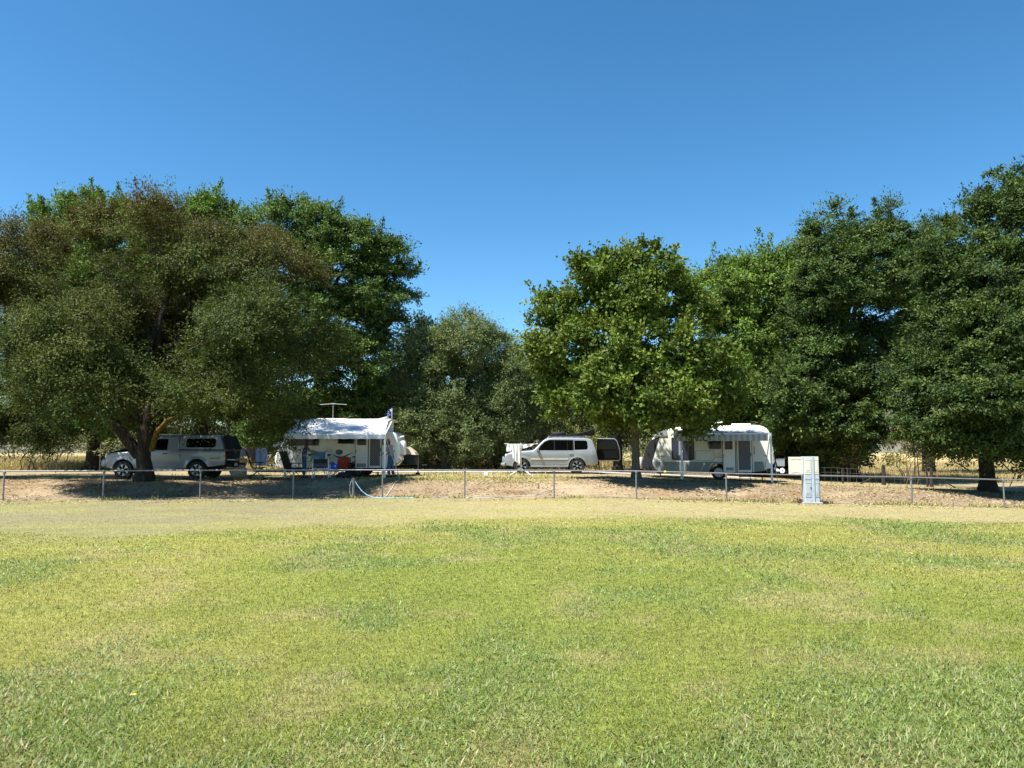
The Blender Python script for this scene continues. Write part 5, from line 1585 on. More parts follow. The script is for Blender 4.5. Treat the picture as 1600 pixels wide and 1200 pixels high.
# charcoal nose cap wrapping the front
def nose_hw(x, z): return chw2(x, z) + 0.006
nb, ntp = (lambda x: cbot(x) - 0.004), (lambda x: ctp(x) + 0.006)
part('nose', C_(shell(list(np.linspace(-0.008, 0.46, 12)), lambda x: nb(max(x, 0)), lambda x: ntp(max(x, 0)), nose_hw, 0.07, crown=0.01)), M['dark_grey'], car, smooth=40)
part('nose_panel', G().prism([(0.45, 0.40), (0.60, 0.40), (0.45, 0.85), (0.45, 0.86)], -0.008, 0.01).prism([(0.45, 0.86), (0.46, 0.86), (0.84, 2.04), (0.45, 1.90)], -0.008, 0.01), M['dark_grey'], car)
part('nose_visor', G().add([(0.55, -0.05, 2.12), (1.15, -0.05, 2.40), (1.15, 2.4, 2.40), (0.55, 2.4, 2.12), (0.55, -0.05, 2.06), (1.2, -0.05, 2.09), (1.2, 2.4, 2.09), (0.55, 2.4, 2.06)],
     [(0, 1, 2, 3), (4, 7, 6, 5), (0, 4, 5, 1), (1, 5, 6, 2), (2, 6, 7, 3), (3, 7, 4, 0)]), M['tub_grey'], car)
part('lower_panel', G().prism([(0.47, 0.84), (0.60, 0.40), (3.10, 0.385), (3.12, 0.60), (3.22, 0.76), (3.38, 0.84)], -0.006, 0.02).prism([(3.38, 0.84), (3.22, 0.76), (3.3, 0.78), (3.55, 0.84), (3.8, 0.78), (3.86, 0.84)], -0.005, 0.02), M['grey_wall'], car)
part('lower_panel', G().prism([(5.16, 0.86), (5.16, 0.385), (5.62, 0.44), (5.56, 0.86)], -0.006, 0.02), M['grey_wall'], car)
part('wheel_flare', G().tube([(3.55 + 0.455 * math.cos(a), -0.01, 0.34 + 0.455 * math.sin(a)) for a in np.linspace(R(5), R(175), 16)], 0.03, 6), M['tub_grey'], car, smooth=50)
part('chassis', G().box((3.0, hwc, 0.34), (4.8, 1.5, 0.12)), M['black'], car)
for yy_, s in ((0.16, -1), (W - 0.16, 1)):
    wheel(car, 3.55, yy_, 0.34, 0.34, 0.21, 6, s, 0.62)
window_on(car, 1.42, 0.95, 2.42, 1.97, -0.004, 'glass_blue')
part('window_blind', G().box((1.78, -0.026, 1.5), (0.10, 0.004, 0.7)), M['tub_grey'], car)
window_on(car, 3.14, 1.46, 3.68, 1.82, -0.004)
gg = G()
rr_ = rrect(2.50, 0.90, 3.36, 1.36, 0.09)
gg.tube([(x, -0.006, z) for x, z in rr_ + rr_[:1]], 0.012, 5)
part('service_hatch', gg, M['tub_grey'], car)
part('stripe', G().prism([(3.42, 1.05), (3.72, 1.03), (3.72, 1.08), (3.42, 1.085)], -0.007, 0.01), M['orange_decal'], car)
part('stripe', G().prism([(3.42, 1.12), (3.55, 1.12), (3.72, 1.15), (3.72, 1.165), (3.55, 1.14), (3.42, 1.14)], -0.007, 0.01), M['yellow_decal'], car)
part('stripe', G().prism([(3.42, 1.20), (3.50, 1.20), (3.72, 1.24), (3.72, 1.255), (3.50, 1.215), (3.42, 1.215)], -0.007, 0.01), M['tub_grey'], car)
house_door(car, 3.78, 0.37, 4.32, 1.88, -0.075, (3.86, 1.42, 4.22, 1.80), (3.89, 0.45, 4.24, 0.58))
screen_door(car, 4.42, 0.37, 5.06, 1.90, -0.03)
part('grab_handle', G().tube([(5.18, -0.03, 1.2), (5.18, -0.05, 1.25), (5.18, -0.05, 1.5), (5.18, -0.03, 1.55)], 0.014, 6), M['dark_grey'], car, smooth=40)
part('power_inlet', G().box((2.90, -0.012, 0.74), (0.09, 0.03, 0.10), bev=0.01).box((3.45, -0.012, 0.93), (0.10, 0.03, 0.09), bev=0.01), M['white_alu'], car)
part('power_lead', G().tube([(2.90, -0.03, 0.72), (2.84, -0.05, 0.6), (2.74, -0.06, 0.45), (2.70, -0.05, 0.2)], 0.010, 5), M['white_alu'], car)
part('corner_steady', G().box((0.8, 0.3, 0.18), (0.05, 0.05, 0.45)).box((5.5, 0.3, 0.18), (0.05, 0.05, 0.45)), M['black'], car)
part('battery_door', G().box((5.80, -0.006, 0.72), (0.26, 0.02, 0.28), bev=0.006), M['white_alu'], car)
# script along the front flank, too small to read
g = G()
pts = []
for k in range(60):
    u = k / 59
    pts.append((0.66 + 0.42 * u, -0.008, 1.09 + 0.035 * math.sin(u * 44) * (1 - 0.35 * u) + 0.012 * math.sin(u * 13)))
g.tube(pts, 0.007, 4)
g.tube([(0.70 + 0.30 * u, -0.008, 1.03 - 0.03 * math.sin(PI * u)) for u in np.linspace(0, 1, 8)], 0.007, 4)
for k in range(9):
    g.box((0.70 + 0.042 * k, -0.007, 0.895), (0.028, 0.006, 0.022))
part('lettering', g, M['dark_grey'], car)
part('lettering', G().tube([(5.60 + 0.18 * u, -0.008, 1.13 + 0.02 * math.sin(u * 30)) for u in np.linspace(0, 1, 24)], 0.005, 4), M['tub_grey'], car)
part('roof_hatch', G().box((3.2, hwc, 2.60), (0.7, 0.6, 0.10), bev=0.03).add([(3.1, 0.6, 2.64), (3.75, 0.6, 2.74), (3.75, 1.3, 2.74), (3.1, 1.3, 2.64), (3.1, 0.6, 2.67), (3.75, 0.6, 2.77), (3.75, 1.3, 2.77), (3.1, 1.3, 2.67)],
     [(0, 3, 2, 1), (4, 5, 6, 7), (0, 1, 5, 4), (1, 2, 6, 5), (2, 3, 7, 6), (3, 0, 4, 7)]).box((4.6, hwc, 2.61), (0.9, 0.8, 0.10), bev=0.03), M['white_alu'], car)
# striped awning
AO = 2.3
s0, s1 = 1.75, 5.78
aw = part('awning', G().sheet(30, 8, lambda u, v: (s0 + (s1 - 0.55 * (1 - v) - s0) * u, -0.06 - (AO - 0.06) * v, 2.40 - 0.30 * v - 0.015 * math.sin(PI * v)), (0, 0, -0.014)), M['awning_stripe'], car, smooth=50)
part('roller', G().tube([(s0 - 0.2, -0.05, 2.40), (s1 - 0.5, -0.05, 2.40)], 0.055, 10).tube([(s0 - 0.03, -AO, 2.10), (s1 + 0.03, -AO, 2.10)], 0.04, 10), M['white_alu'], aw, smooth=40)
part('valance', G().sheet(80, 4, lambda u, v: (s0 + (s1 - s0) * u, -AO - 0.045 - 0.012 * math.sin(u * 50) * v, 2.08 - 0.29 * v), (0, 0.008, 0)), M['awning_stripe'], aw, smooth=50)
for sx_ in (s0 + 0.33, s1 + 0.12):
    wx_, wy_ = (car.matrix_basis @ Vector((sx_, -AO, 0))).xy
    Mx = Matrix.Rotation(yaw, 3, 'Z')
    wpt = org + Mx @ Vector((sx_, -AO, 0))
    zf = gz(wpt.x, wpt.y) - CZ
    part('awning_post', G().box((sx_, -AO, (2.14 + zf) / 2), (0.09, 0.07, 2.14 - zf), bev=0.012), M['white_alu'], car)
    part('awning_arm', G().tube([(sx_ - 0.02, -AO + 0.02, 2.05), (sx_ - 0.25, -0.02, 0.62)], 0.02, 6), M['white_alu'], car)
    wp2 = org + Mx @ Vector((sx_ + 0.12, -AO - 1.35, 0))
    pz = gz(wp2.x, wp2.y) - CZ
    part('guy_rope', G().tube([(sx_ + 0.01, -AO, 1.95), (sx_ + 0.22, -AO - 1.35, pz)], 0.012, 6), M['rope'], car)
# drawbar and gas at the nose, toolbox and disc at the tail
part('drawbar', G().tube([(0.6, hwc - 0.6, 0.42), (-1.1, hwc, 0.45)], 0.045, 6).tube([(0.6, hwc + 0.6, 0.42), (-1.1, hwc, 0.45)], 0.045, 6), M['black'], car)
part('gas_cylinder', G().lathe([(0.13, 0.48), (0.155, 0.52), (0.155, 0.92), (0.12, 1.0), (0.05, 1.03)], (-0.28, hwc - 0.35, 0), 'Z', 16), M['white_alu'], car, smooth=40)
part('gas_cylinder', G().lathe([(0.13, 0.48), (0.155, 0.52), (0.155, 0.92), (0.12, 1.0), (0.05, 1.03)], (-0.28, hwc + 0.1, 0), 'Z', 16), M['tub_grey'], car, smooth=40)
part('rear_bumper', G().box((6.1, hwc, 0.52), (0.12, 1.9, 0.10)), M['white_alu'], car)
part('toolbox', G().box((6.32, 0.45, 0.80), (0.38, 0.5, 0.32), bev=0.02).box((6.32, 0.45, 0.97), (0.40, 0.52, 0.03)), M['tub_grey'], car)
dc = part('tail_disc', G().lathe([(0.01, -0.012), (0.12, -0.012), (0.12, 0.012), (0.01, 0.012)], (6.38, 0.18, 0.45), 'Y', 20), M['sign_white'], car)
part('tail_disc', G().lathe([(0.01, -0.012), (0.07, -0.012), (0.07, 0.012), (0.01, 0.012)], (6.18, 0.16, 0.47), 'Y', 16), M['sign_white'], car)
part('disc_mark', G().box((6.38, 0.163, 0.45), (0.022, 0.008, 0.11), Matrix.Rotation(R(12), 3, 'Y')), M['dark_grey'], dc)
part('tail_light', G().box((6.035, 0.06, 1.05), (0.05, 0.06, 0.16), bev=0.012), M['red_lens'], car)
# folding step under the door
so = org + Matrix.Rotation(yaw, 3, 'Z') @ Vector((4.75, -0.55, 0))
t = thing('door_step', 'low folding step on the ground below the screen door of the grey caravan', 'step', (so.x, so.y, gz(so.x, so.y)), yaw)
part('tread', G().box((0, 0, 0.20), (0.55, 0.32, 0.03), bev=0.008), M['galv'], t)
part('leg', G().tube([(-0.25, -0.14, 0), (-0.22, -0.1, 0.19)], 0.015, 6).tube([(-0.25, 0.14, 0), (-0.22, 0.1, 0.19)], 0.015, 6), M['dark_grey'], t)
part('leg', G().tube([(0.25, -0.14, 0), (0.22, -0.1, 0.19)], 0.015, 6).tube([(0.25, 0.14, 0), (0.22, 0.1, 0.19)], 0.015, 6), M['dark_grey'], t)
mo = org + Matrix.Rotation(yaw, 3, 'Z') @ Vector((5.55, -0.9, 0))
t = part('floor_mat', G().box((0, 0, 0.012), (0.9, 0.6, 0.02)), M['dark_grey'])
t.location = (mo.x, mo.y, gz(mo.x, mo.y) + 0.01)
t.rotation_euler = (0, 0, yaw)
tag(t, 'dark flat mat on the ground right of the caravan step', 'mat')

# ------------------------------------------------------------------ camp furniture
def recliner(px, D, rot, label):
    """tall black sling chair, facing +x in its own frame"""
    x = X(px, D)
    t = thing('camp_chair', label, 'chair', (x, D, gz(x, D)), rot, 'black reclining camp chairs')
    W_ = 0.56
    back = [(-0.42, 1.12), (-0.30, 0.80), (-0.16, 0.44)]
    seat = [(-0.16, 0.44), (0.10, 0.40), (0.36, 0.46)]
    def strip(pl, th):
        g = G()
        n = len(pl)
        g.v = [(a, y, z) for y in (-W_ / 2 + .03, W_ / 2 - .03) for a, z in pl] + [(a + th[0], y, z + th[1]) for y in (-W_ / 2 + .03, W_ / 2 - .03) for a, z in pl]
        for i in range(n - 1):
            g.f += [(i, i + 1, n + i + 1, n + i), (2 * n + i, 3 * n + i, 3 * n + i + 1, 2 * n + i + 1), (i, 2 * n + i, 2 * n + i + 1, i + 1), (n + i, n + i + 1, 3 * n + i + 1, 3 * n + i)]
        g.f += [(0, n, 3 * n, 2 * n), (n - 1, 3 * n - 1, 4 * n - 1, 2 * n - 1)]
        return g
    part('backrest', strip(back, (0.03, 0.01)), M['chair_black'], t)
    part('seat', strip(seat, (0.0, 0.03)), M['chair_black'], t)
    part('headrest', G().box((-0.39, 0, 1.06), (0.06, 0.36, 0.12), Matrix.Rotation(R(-20), 3, 'Y'), bev=0.02), M['chair_black'], t)
    for s in (-1, 1):
        y = s * W_ / 2
        part('side_frame', G().tube([(-0.43, y, 1.14), (-0.16, y, 0.44), (0.38, y, 0.46)], 0.014, 6), M['dark_grey'], t, smooth=40)
        part('leg', G().tube([(0.30, y, 0.46), (-0.34, y, 0.0)], 0.013, 6), M['dark_grey'], t, smooth=40)
        part('leg', G().tube([(-0.18, y, 0.46), (0.40, y, 0.0)], 0.013, 6), M['dark_grey'], t, smooth=40)
        part('armrest', G().box((0.04, y, 0.66), (0.50, 0.05, 0.03), bev=0.01).tube([(-0.20, y, 0.66), (-0.24, y, 0.62)], 0.012, 6).tube([(0.18, y, 0.65), (0.10, y, 0.44)], 0.012, 6), M['black'], t)
    return t
recliner(404, 31.6, R(20), 'black reclining camp chair tilted back in front of the hanging clothes')
recliner(459, 31.5, R(48), 'black reclining camp chair in front of the popup caravan tail, left of the woman')

# white framed folding chair with blue seat
D = 32.0
x = X(505, D)
t = thing('folding_chair', 'white framed folding chair with dark blue fabric seen from behind', 'chair', (x, D, gz(x, D)), R(4))
for s in (-1, 1):
    part('leg', G().tube([(s * 0.33, -0.22, 0), (s * 0.31, -0.20, 0.82)], 0.020, 8), M['white_alu'], t, smooth=40)
    part('leg', G().tube([(s * 0.33, 0.25, 0), (s * 0.31, 0.22, 0.62)], 0.020, 8), M['white_alu'], t, smooth=40)
    part('armrest', G().box((s * 0.31, 0.02, 0.63), (0.06, 0.48, 0.03), bev=0.01), M['dark_grey'], t)
part('cross_brace', G().tube([(-0.32, -0.21, 0.16), (-0.05, -0.215, 0.34), (0.05, -0.215, 0.34), (0.32, -0.21, 0.16)], 0.014, 6).tube([(-0.32, -0.21, 0.42), (0.32, -0.21, 0.42)], 0.016, 6), M['white_alu'], t, smooth=40)
part('seat', G().sheet(6, 4, lambda u, v: (-0.29 + 0.58 * u, -0.19 + 0.42 * v, 0.44 - 0.03 * math.sin(PI * u)), (0, 0, -0.015)), M['navy'], t)
part('backrest', G().sheet(8, 4, lambda u, v: (-0.30 + 0.60 * u, -0.215 - 0.04 * math.sin(PI * u), 0.46 + 0.36 * v), (0, 0.015, 0)), M['navy'], t, smooth=50)
part('back_pocket', G().box((0, -0.275, 0.72), (0.52, 0.02, 0.17), bev=0.008), M['dark_grey'], t)
# washing table behind it with a tub
D = 33.1
x = X(498, D)
z = gz(x, D)
t = thing('camp_table', 'small grey camp table beside the woman, behind the folding chair', 'table', (x, D, z))
part('tabletop', G().box((0, 0, 0.70), (0.85, 0.5, 0.03), bev=0.008), M['tub_grey'], t)
for sx_ in (-1, 1):
    for sy_ in (-1, 1):
        part('leg', G().tube([(sx_ * 0.38, sy_ * 0.2, 0), (sx_ * 0.36, sy_ * 0.2, 0.69)], 0.014, 6), M['white_alu'], t)
t2 = thing('washing_tub', 'blue plastic washing tub standing on the camp table', 'tub', (x + 0.05, D + 0.02, z + 0.717))
g = G().add([(-.22, -.16, 0), (.22, -.16, 0), (.22, .16, 0), (-.22, .16, 0), (-.27, -.2, .36), (.27, -.2, .36), (.27, .2, .36), (-.27, .2, .36), (-.25, -.18, .36), (.25, -.18, .36), (.25, .18, .36), (-.25, .18, .36), (-.2, -.14, .03), (.2, -.14, .03), (.2, .14, .03), (-.2, .14, .03)],
            [(0, 3, 2, 1), (0, 1, 5, 4), (1, 2, 6, 5), (2, 3, 7, 6), (3, 0, 4, 7), (4, 5, 9, 8), (5, 6, 10, 9), (6, 7, 11, 10), (7, 4, 8, 11), (8, 9, 13, 12), (9, 10, 14, 13), (10, 11, 15, 14), (11, 8, 12, 15), (12, 13, 14, 15)])
part('basin', g, M['tub_blue'], t2)
part('rim', G().tube([(-.27, -.2, .36), (.27, -.2, .36), (.27, .2, .36), (-.27, .2, .36), (-.27, -.2, .36)], 0.014, 6), M['tub_blue'], t2)
o = part('storage_box', G().box((0, 0, 0.11), (0.34, 0.12, 0.21), bev=0.02).box((0, 0, 0.222), (0.36, 0.14, 0.02), bev=0.006), M['tub_grey'])
o.location = (x - 0.04, D - 0.26 + 0.08, z + 0.717)
tag(o, 'grey lidded box standing in front of the blue tub', 'box')
t2 = thing('detergent_bottle', 'pale bottle standing right of the blue tub', 'bottle', (x + 0.36, D + 0.1, z + 0.717))
part('bottle', G().lathe([(0.045, 0), (0.05, 0.02), (0.05, 0.30), (0.02, 0.36), (0.02, 0.40)], n=14), M['cloth_white'], t2, smooth=40)
part('cap', G().lathe([(0.026, 0.40), (0.026, 0.44), (0.01, 0.45)], n=12), M['tub_blue'], t2)

# red folding chair by the caravan wheel, its bag and a dark pack
D = 33.2
x = X(538, D)
z = gz(x, D)
t = thing('camp_chair', 'red backed folding chair by the wheel of the popup caravan', 'chair', (x, D, z), R(-6))
part('backrest', G().sheet(8, 5, lambda u, v: (-0.30 + 0.60 * u + (0.06 - .12 * u) * v, 0.10 + 0.10 * v + 0.07 * math.sin(PI * u), 0.40 + 0.50 * v - 0.05 * (2 * u - 1) ** 2), (0, 0.015, 0)), M['red_fabric'], t, smooth=50)
part('seat', G().sheet(6, 4, lambda u, v: (-0.27 + 0.54 * u, -0.32 + 0.46 * v, 0.42 - 0.05 * math.sin(PI * u)), (0, 0, -0.015)), M['red_fabric'], t, smooth=50)
for s in (-1, 1):
    part('leg', G().tube([(s * 0.32, -0.32, 0), (s * 0.28, 0.16, 0.62), (s * 0.27, 0.22, 0.88)], 0.013, 6), M['black'], t)
    part('leg', G().tube([(s * 0.32, 0.28, 0), (s * 0.30, -0.30, 0.60)], 0.013, 6), M['black'], t)
    part('armrest', G().box((s * 0.31, -0.05, 0.61), (0.09, 0.46, 0.025), bev=0.01), M['black'], t)
part('cross_brace', G().tube([(-0.3, -0.33, 0.05), (0.3, -0.33, 0.38)], 0.012, 6).tube([(0.3, -0.33, 0.05), (-0.3, -0.33, 0.38)], 0.012, 6), M['black'], t)
def soft_bag(name, px, D, size, m, label, cat, lean=0.0, strap=None, dz=0.0, ex=0.7):
    x = X(px, D)
    rg_ = np.random.default_rng(int(px * 7))
    bm = bmesh.new()
    bmesh.ops.create_icosphere(bm, subdivisions=3, radius=1)
    for v in bm.verts:
        c = v.co
        k = 1 + 0.10 * math.sin(c.x * 4 + px) * math.cos(c.z * 5)
        p = Vector((math.copysign(abs(c.x) ** ex, c.x), math.copysign(abs(c.y) ** ex, c.y), math.copysign(abs(c.z) ** ex, c.z))) * k
        v.co = Vector((p.x * size[0] + lean * p.z * size[2], p.y * size[1], max(0, (p.z * 0.98 + 0.95)) * size[2]))
    g = G()
    bm.verts.index_update()
    g.add([v.co[:] for v in bm.verts], [[v.index for v in f.verts] for f in bm.faces])
    bm.free()
    o = part(name, g, m, smooth=70)
    o.location = (x, D, gz(x, D) + dz)
    if strap:
        part('strap', G().tube([(-size[0] * .5, -size[1] * .9, size[2] * 1.6), (0, -size[1] * 1.05, size[2] * 2.05), (size[0] * .5, -size[1] * .9, size[2] * 1.6)], 0.018, 6), strap, o, smooth=50)
    return tag(o, label, cat)
soft_bag('tote_bag', 523.5, 32.6, (0.17, 0.13, 0.19), M['bag_print'], 'bright blue and white patterned bag beside the red chair', 'bag', strap=M['blue_fabric'], dz=0.30)
t = thing('stool', 'small dark folding stool under the blue patterned bag', 'stool', (X(523.5, 32.6), 32.6, gz(X(523.5, 32.6), 32.6)))
part('seat', G().box((0, 0, 0.285), (0.34, 0.28, 0.025), bev=0.008), M['navy'], t)
for s in (-1, 1):
    part('leg', G().tube([(s * 0.15, -0.12, 0.27), (-s * 0.15, -0.12, 0)], 0.012, 6), M['galv'], t)
    part('leg', G().tube([(s * 0.15, 0.12, 0.27), (-s * 0.15, 0.12, 0)], 0.012, 6), M['galv'], t)
soft_bag('duffel_bag', 551, 33.6, (0.26, 0.18, 0.21), M['chair_black'], 'black duffel bag between the red chair and the caravan door', 'bag', 0.1, M['dark_grey'])
soft_bag('duffel_bag', 541, 32.5, (0.30, 0.16, 0.13), M['dark_grey'], 'low charcoal bag on the ground in front of the red chair', 'bag', strap=M['black'])
soft_bag('ground_sack', 377, 32.4, (0.36, 0.28, 0.30), M['umber'], 'tan rounded sack on the ground behind the left reclining chair', 'sack', strap=M['cloth_brown'], ex=1.0)
D = 34.2
x = X(438, D)

# ------------------------------------------------------------------ clothes line and garments
D = 33.3
p0, p1 = at(366, 697, D), at(428, 697.5, D)
LZ = p0.z
o = part('clothes_line', G().tube([(0, 0, 0), ((p1.x - p0.x) / 2, 0, -0.05), (p1.x - p0.x, 0, p1.z - p0.z)], 0.008, 6), M['rope'], smooth=50)
o.location = p0
tag(o, 'thin clothes line strung from the ute canopy to the popup caravan', 'clothes line')
def garment(px0, px1, ztop_off, h, m, label, kind='shirt', seed=0):
    a, b_ = X(px0, D), X(px1, D)
    w = b_ - a
    cxx = (a + b_) / 2
    if kind == 'shirt':          # hung by its hem, arms down
        poly = [(-.5, 0), (.5, 0), (.5, -.55), (.78, -.80), (.62, -1.0), (.42, -.86), (.25, -1.0), (-.25, -1.0), (-.42, -.86), (-.62, -1.0), (-.78, -.80), (-.5, -.55)]
        sc_ = w / 1.2
    elif kind == 'towel':
        poly = [(-.5, 0), (.5, 0), (.5, -1.0), (-.5, -1.0)]
        sc_ = w
    elif kind == 'overalls':
        poly = [(-.36, 0), (.36, 0), (.60, -.12), (.56, -.26), (.44, -.24), (.46, -.6), (.52, -1), (.14, -1), (.06, -.74), (-.06, -.74), (-.14, -1), (-.52, -1), (-.46, -.6), (-.44, -.24), (-.56, -.26), (-.60, -.12)]
        sc_ = w / 1.15
    poly = [(x * sc_, z * h) for x, z in poly]
    bm = bmesh.new()
    vs = [bm.verts.new((x, 0, z)) for x, z in poly]
    f = bm.faces.new(vs)
    bmesh.ops.triangulate(bm, faces=[f])
    bmesh.ops.subdivide_edges(bm, edges=bm.edges[:], cuts=4, use_grid_fill=True)
    bmesh.ops.triangulate(bm, faces=bm.faces[:])
    for v in bm.verts:
        v.co.y = 0.03 * math.sin(v.co.x * 26 + seed) * min(1, -v.co.z * 4) + 0.02 * math.sin(v.co.z * 9 + seed)
    ext = bmesh.ops.extrude_face_region(bm, geom=bm.faces[:])
    bmesh.ops.translate(bm, verts=[e for e in ext['geom'] if isinstance(e, bmesh.types.BMVert)], vec=(0, 0.02, 0))
    bm.verts.index_update()
    g = G().add([v.co[:] for v in bm.verts], [[v.index for v in f.verts] for f in bm.faces])
    bm.free()
    o = part({'shirt': 'shirt', 'towel': 'towel', 'overalls': 'overalls'}[kind], g, m, smooth=60)
    o.location = (cxx, D - 0.01, LZ - 0.03 + ztop_off)
    part('peg', G().box((-w * 0.33, 0.0, 0.0), (0.02, 0.045, 0.09)).box((w * 0.33, 0.0, 0.0), (0.02, 0.045, 0.09)), M['yellow_decal'], o)
    return tag(o, label, 'laundry', 'laundry on the line')
garment(375, 386.5, -0.03, 0.40, M['cloth_pale'], 'pale blue striped shirt, leftmost garment on the clothes line', 'shirt', 1)
garment(387, 396, -0.05, 0.36, M['cloth_mauve'], 'mauve towel hanging second on the clothes line', 'towel', 2)
garment(395.5, 404, -0.05, 0.55, M['cloth_brown'], 'brown towel hanging between the mauve towel and the blue overalls', 'towel', 3)
garment(403, 420.5, -0.05, 0.76, M['cloth_blue'], 'pale blue overalls, largest garment on the line', 'overalls', 4)

# ------------------------------------------------------------------ folding airer with white washing by the wagon
D = 35.2
x0 = X(814, D)
z0 = gz(x0, D)
def W_(px, py, dy=0.0):
    p = at(px, py, D + dy)
    return (p.x - x0, dy, p.z - z0)
t = thing('clothes_airer', 'white tripod clothes airer standing in front of the silver wagon', 'airer', (x0, D, z0))
part('pole', G().tube([(0, 0, 0.16), (0, 0, 1.46)], 0.022, 8), M['white_alu'], t, smooth=40)
for a in (200, 330, 75):
    part('leg', G().tube([(0, 0, 0.34), (0.60 * math.cos(R(a)), 0.60 * math.sin(R(a)), 0.0)], 0.02, 8), M['white_alu'], t, smooth=40)
for k, (a, e) in enumerate(((182, 0.76), (5, 0.78), (90, 0.7), (270, 0.62))):
    part('arm', G().tube([(0, 0, 1.40), (e * math.cos(R(a)), e * math.sin(R(a)), 1.46)], 0.014, 6), M['white_alu'], t, smooth=40)
part('hub', G().lathe([(0.03, 1.34), (0.05, 1.36), (0.05, 1.48), (0.03, 1.50)], n=12), M['blue_fabric'], t)
g = G()
for r_ in (0.25, 0.45, 0.65):
    q = [(r_ * math.cos(R(a)), r_ * math.sin(R(a)), 1.41 + 0.05 * r_) for a in (182, 270, 365, 450, 542)]
    g.tube(q, 0.006, 5)
part('line', g, M['rope'], t)
def hung(label, pts_top, drops, y, seed, m='cloth_white', name='sheet', kind='sheet'):
    n = len(pts_top)
    def fn(u, v):
        k = u * (n - 1)
        i = min(int(k), n - 2)
        f_ = k - i
        xa = pts_top[i][0] * (1 - f_) + pts_top[i + 1][0] * f_
        za = pts_top[i][1] * (1 - f_) + pts_top[i + 1][1] * f_
        dr = drops[i] * (1 - f_) + drops[i + 1] * f_
        return (xa + 0.02 * math.sin(v * 5 + u * 9 + seed), y + 0.035 * math.sin(u * 17 + seed) * (0.3 + v), za - dr * v)
    g = G().sheet(22, 10, fn, (0, 0.012, 0))
    o = part(name, g, M[m], smooth=70)
    o.location = (x0, D, z0)
    return tag(o, label, 'laundry', 'white washing on the airer')
hung('white cloth on the left arm of the airer', [(-0.66, 1.46), (-0.30, 1.42)], [0.36, 0.30], -0.10, 1)
hung('long white garment trailing from the airer hub to the wheel', [(-0.40, 1.40), (-0.02, 1.43)], [0.62, 0.98], -0.20, 3)
hung('white sheet spread along the right arm of the airer to the windscreen', [(-0.02, 1.44), (0.70, 1.46)], [0.26, 0.02], -0.06, 5)
hung('small white shirt hanging behind the long garment on the airer', [(-0.36, 1.42), (0.0, 1.43)], [0.48, 0.55], 0.18, 7)

# ------------------------------------------------------------------ people
def skin_mesh(name, verts, edges, radii, m, parent, sub=2, root=0):
    bm = bmesh.new()
    lay = bm.verts.layers.skin.verify()
    vs = []
    for i, p in enumerate(verts):
        v = bm.verts.new(p)
        r = radii[i]
        v[lay].radius = (r, r) if not hasattr(r, '__len__') else r
        v[lay].use_root = (i == root)
        vs.append(v)
    for a, b_ in edges:
        bm.edges.new((vs[a], vs[b_]))
    me = bpy.data.meshes.new(name)
    bm.to_mesh(me)
    bm.free()
    me.materials.append(m)
    o = link(name, me, parent)
    sk = o.modifiers.new('skin', 'SKIN')
    sk.use_smooth_shade = True
    sb = o.modifiers.new('sub', 'SUBSURF')
    sb.levels = sb.render_levels = sub
    return o

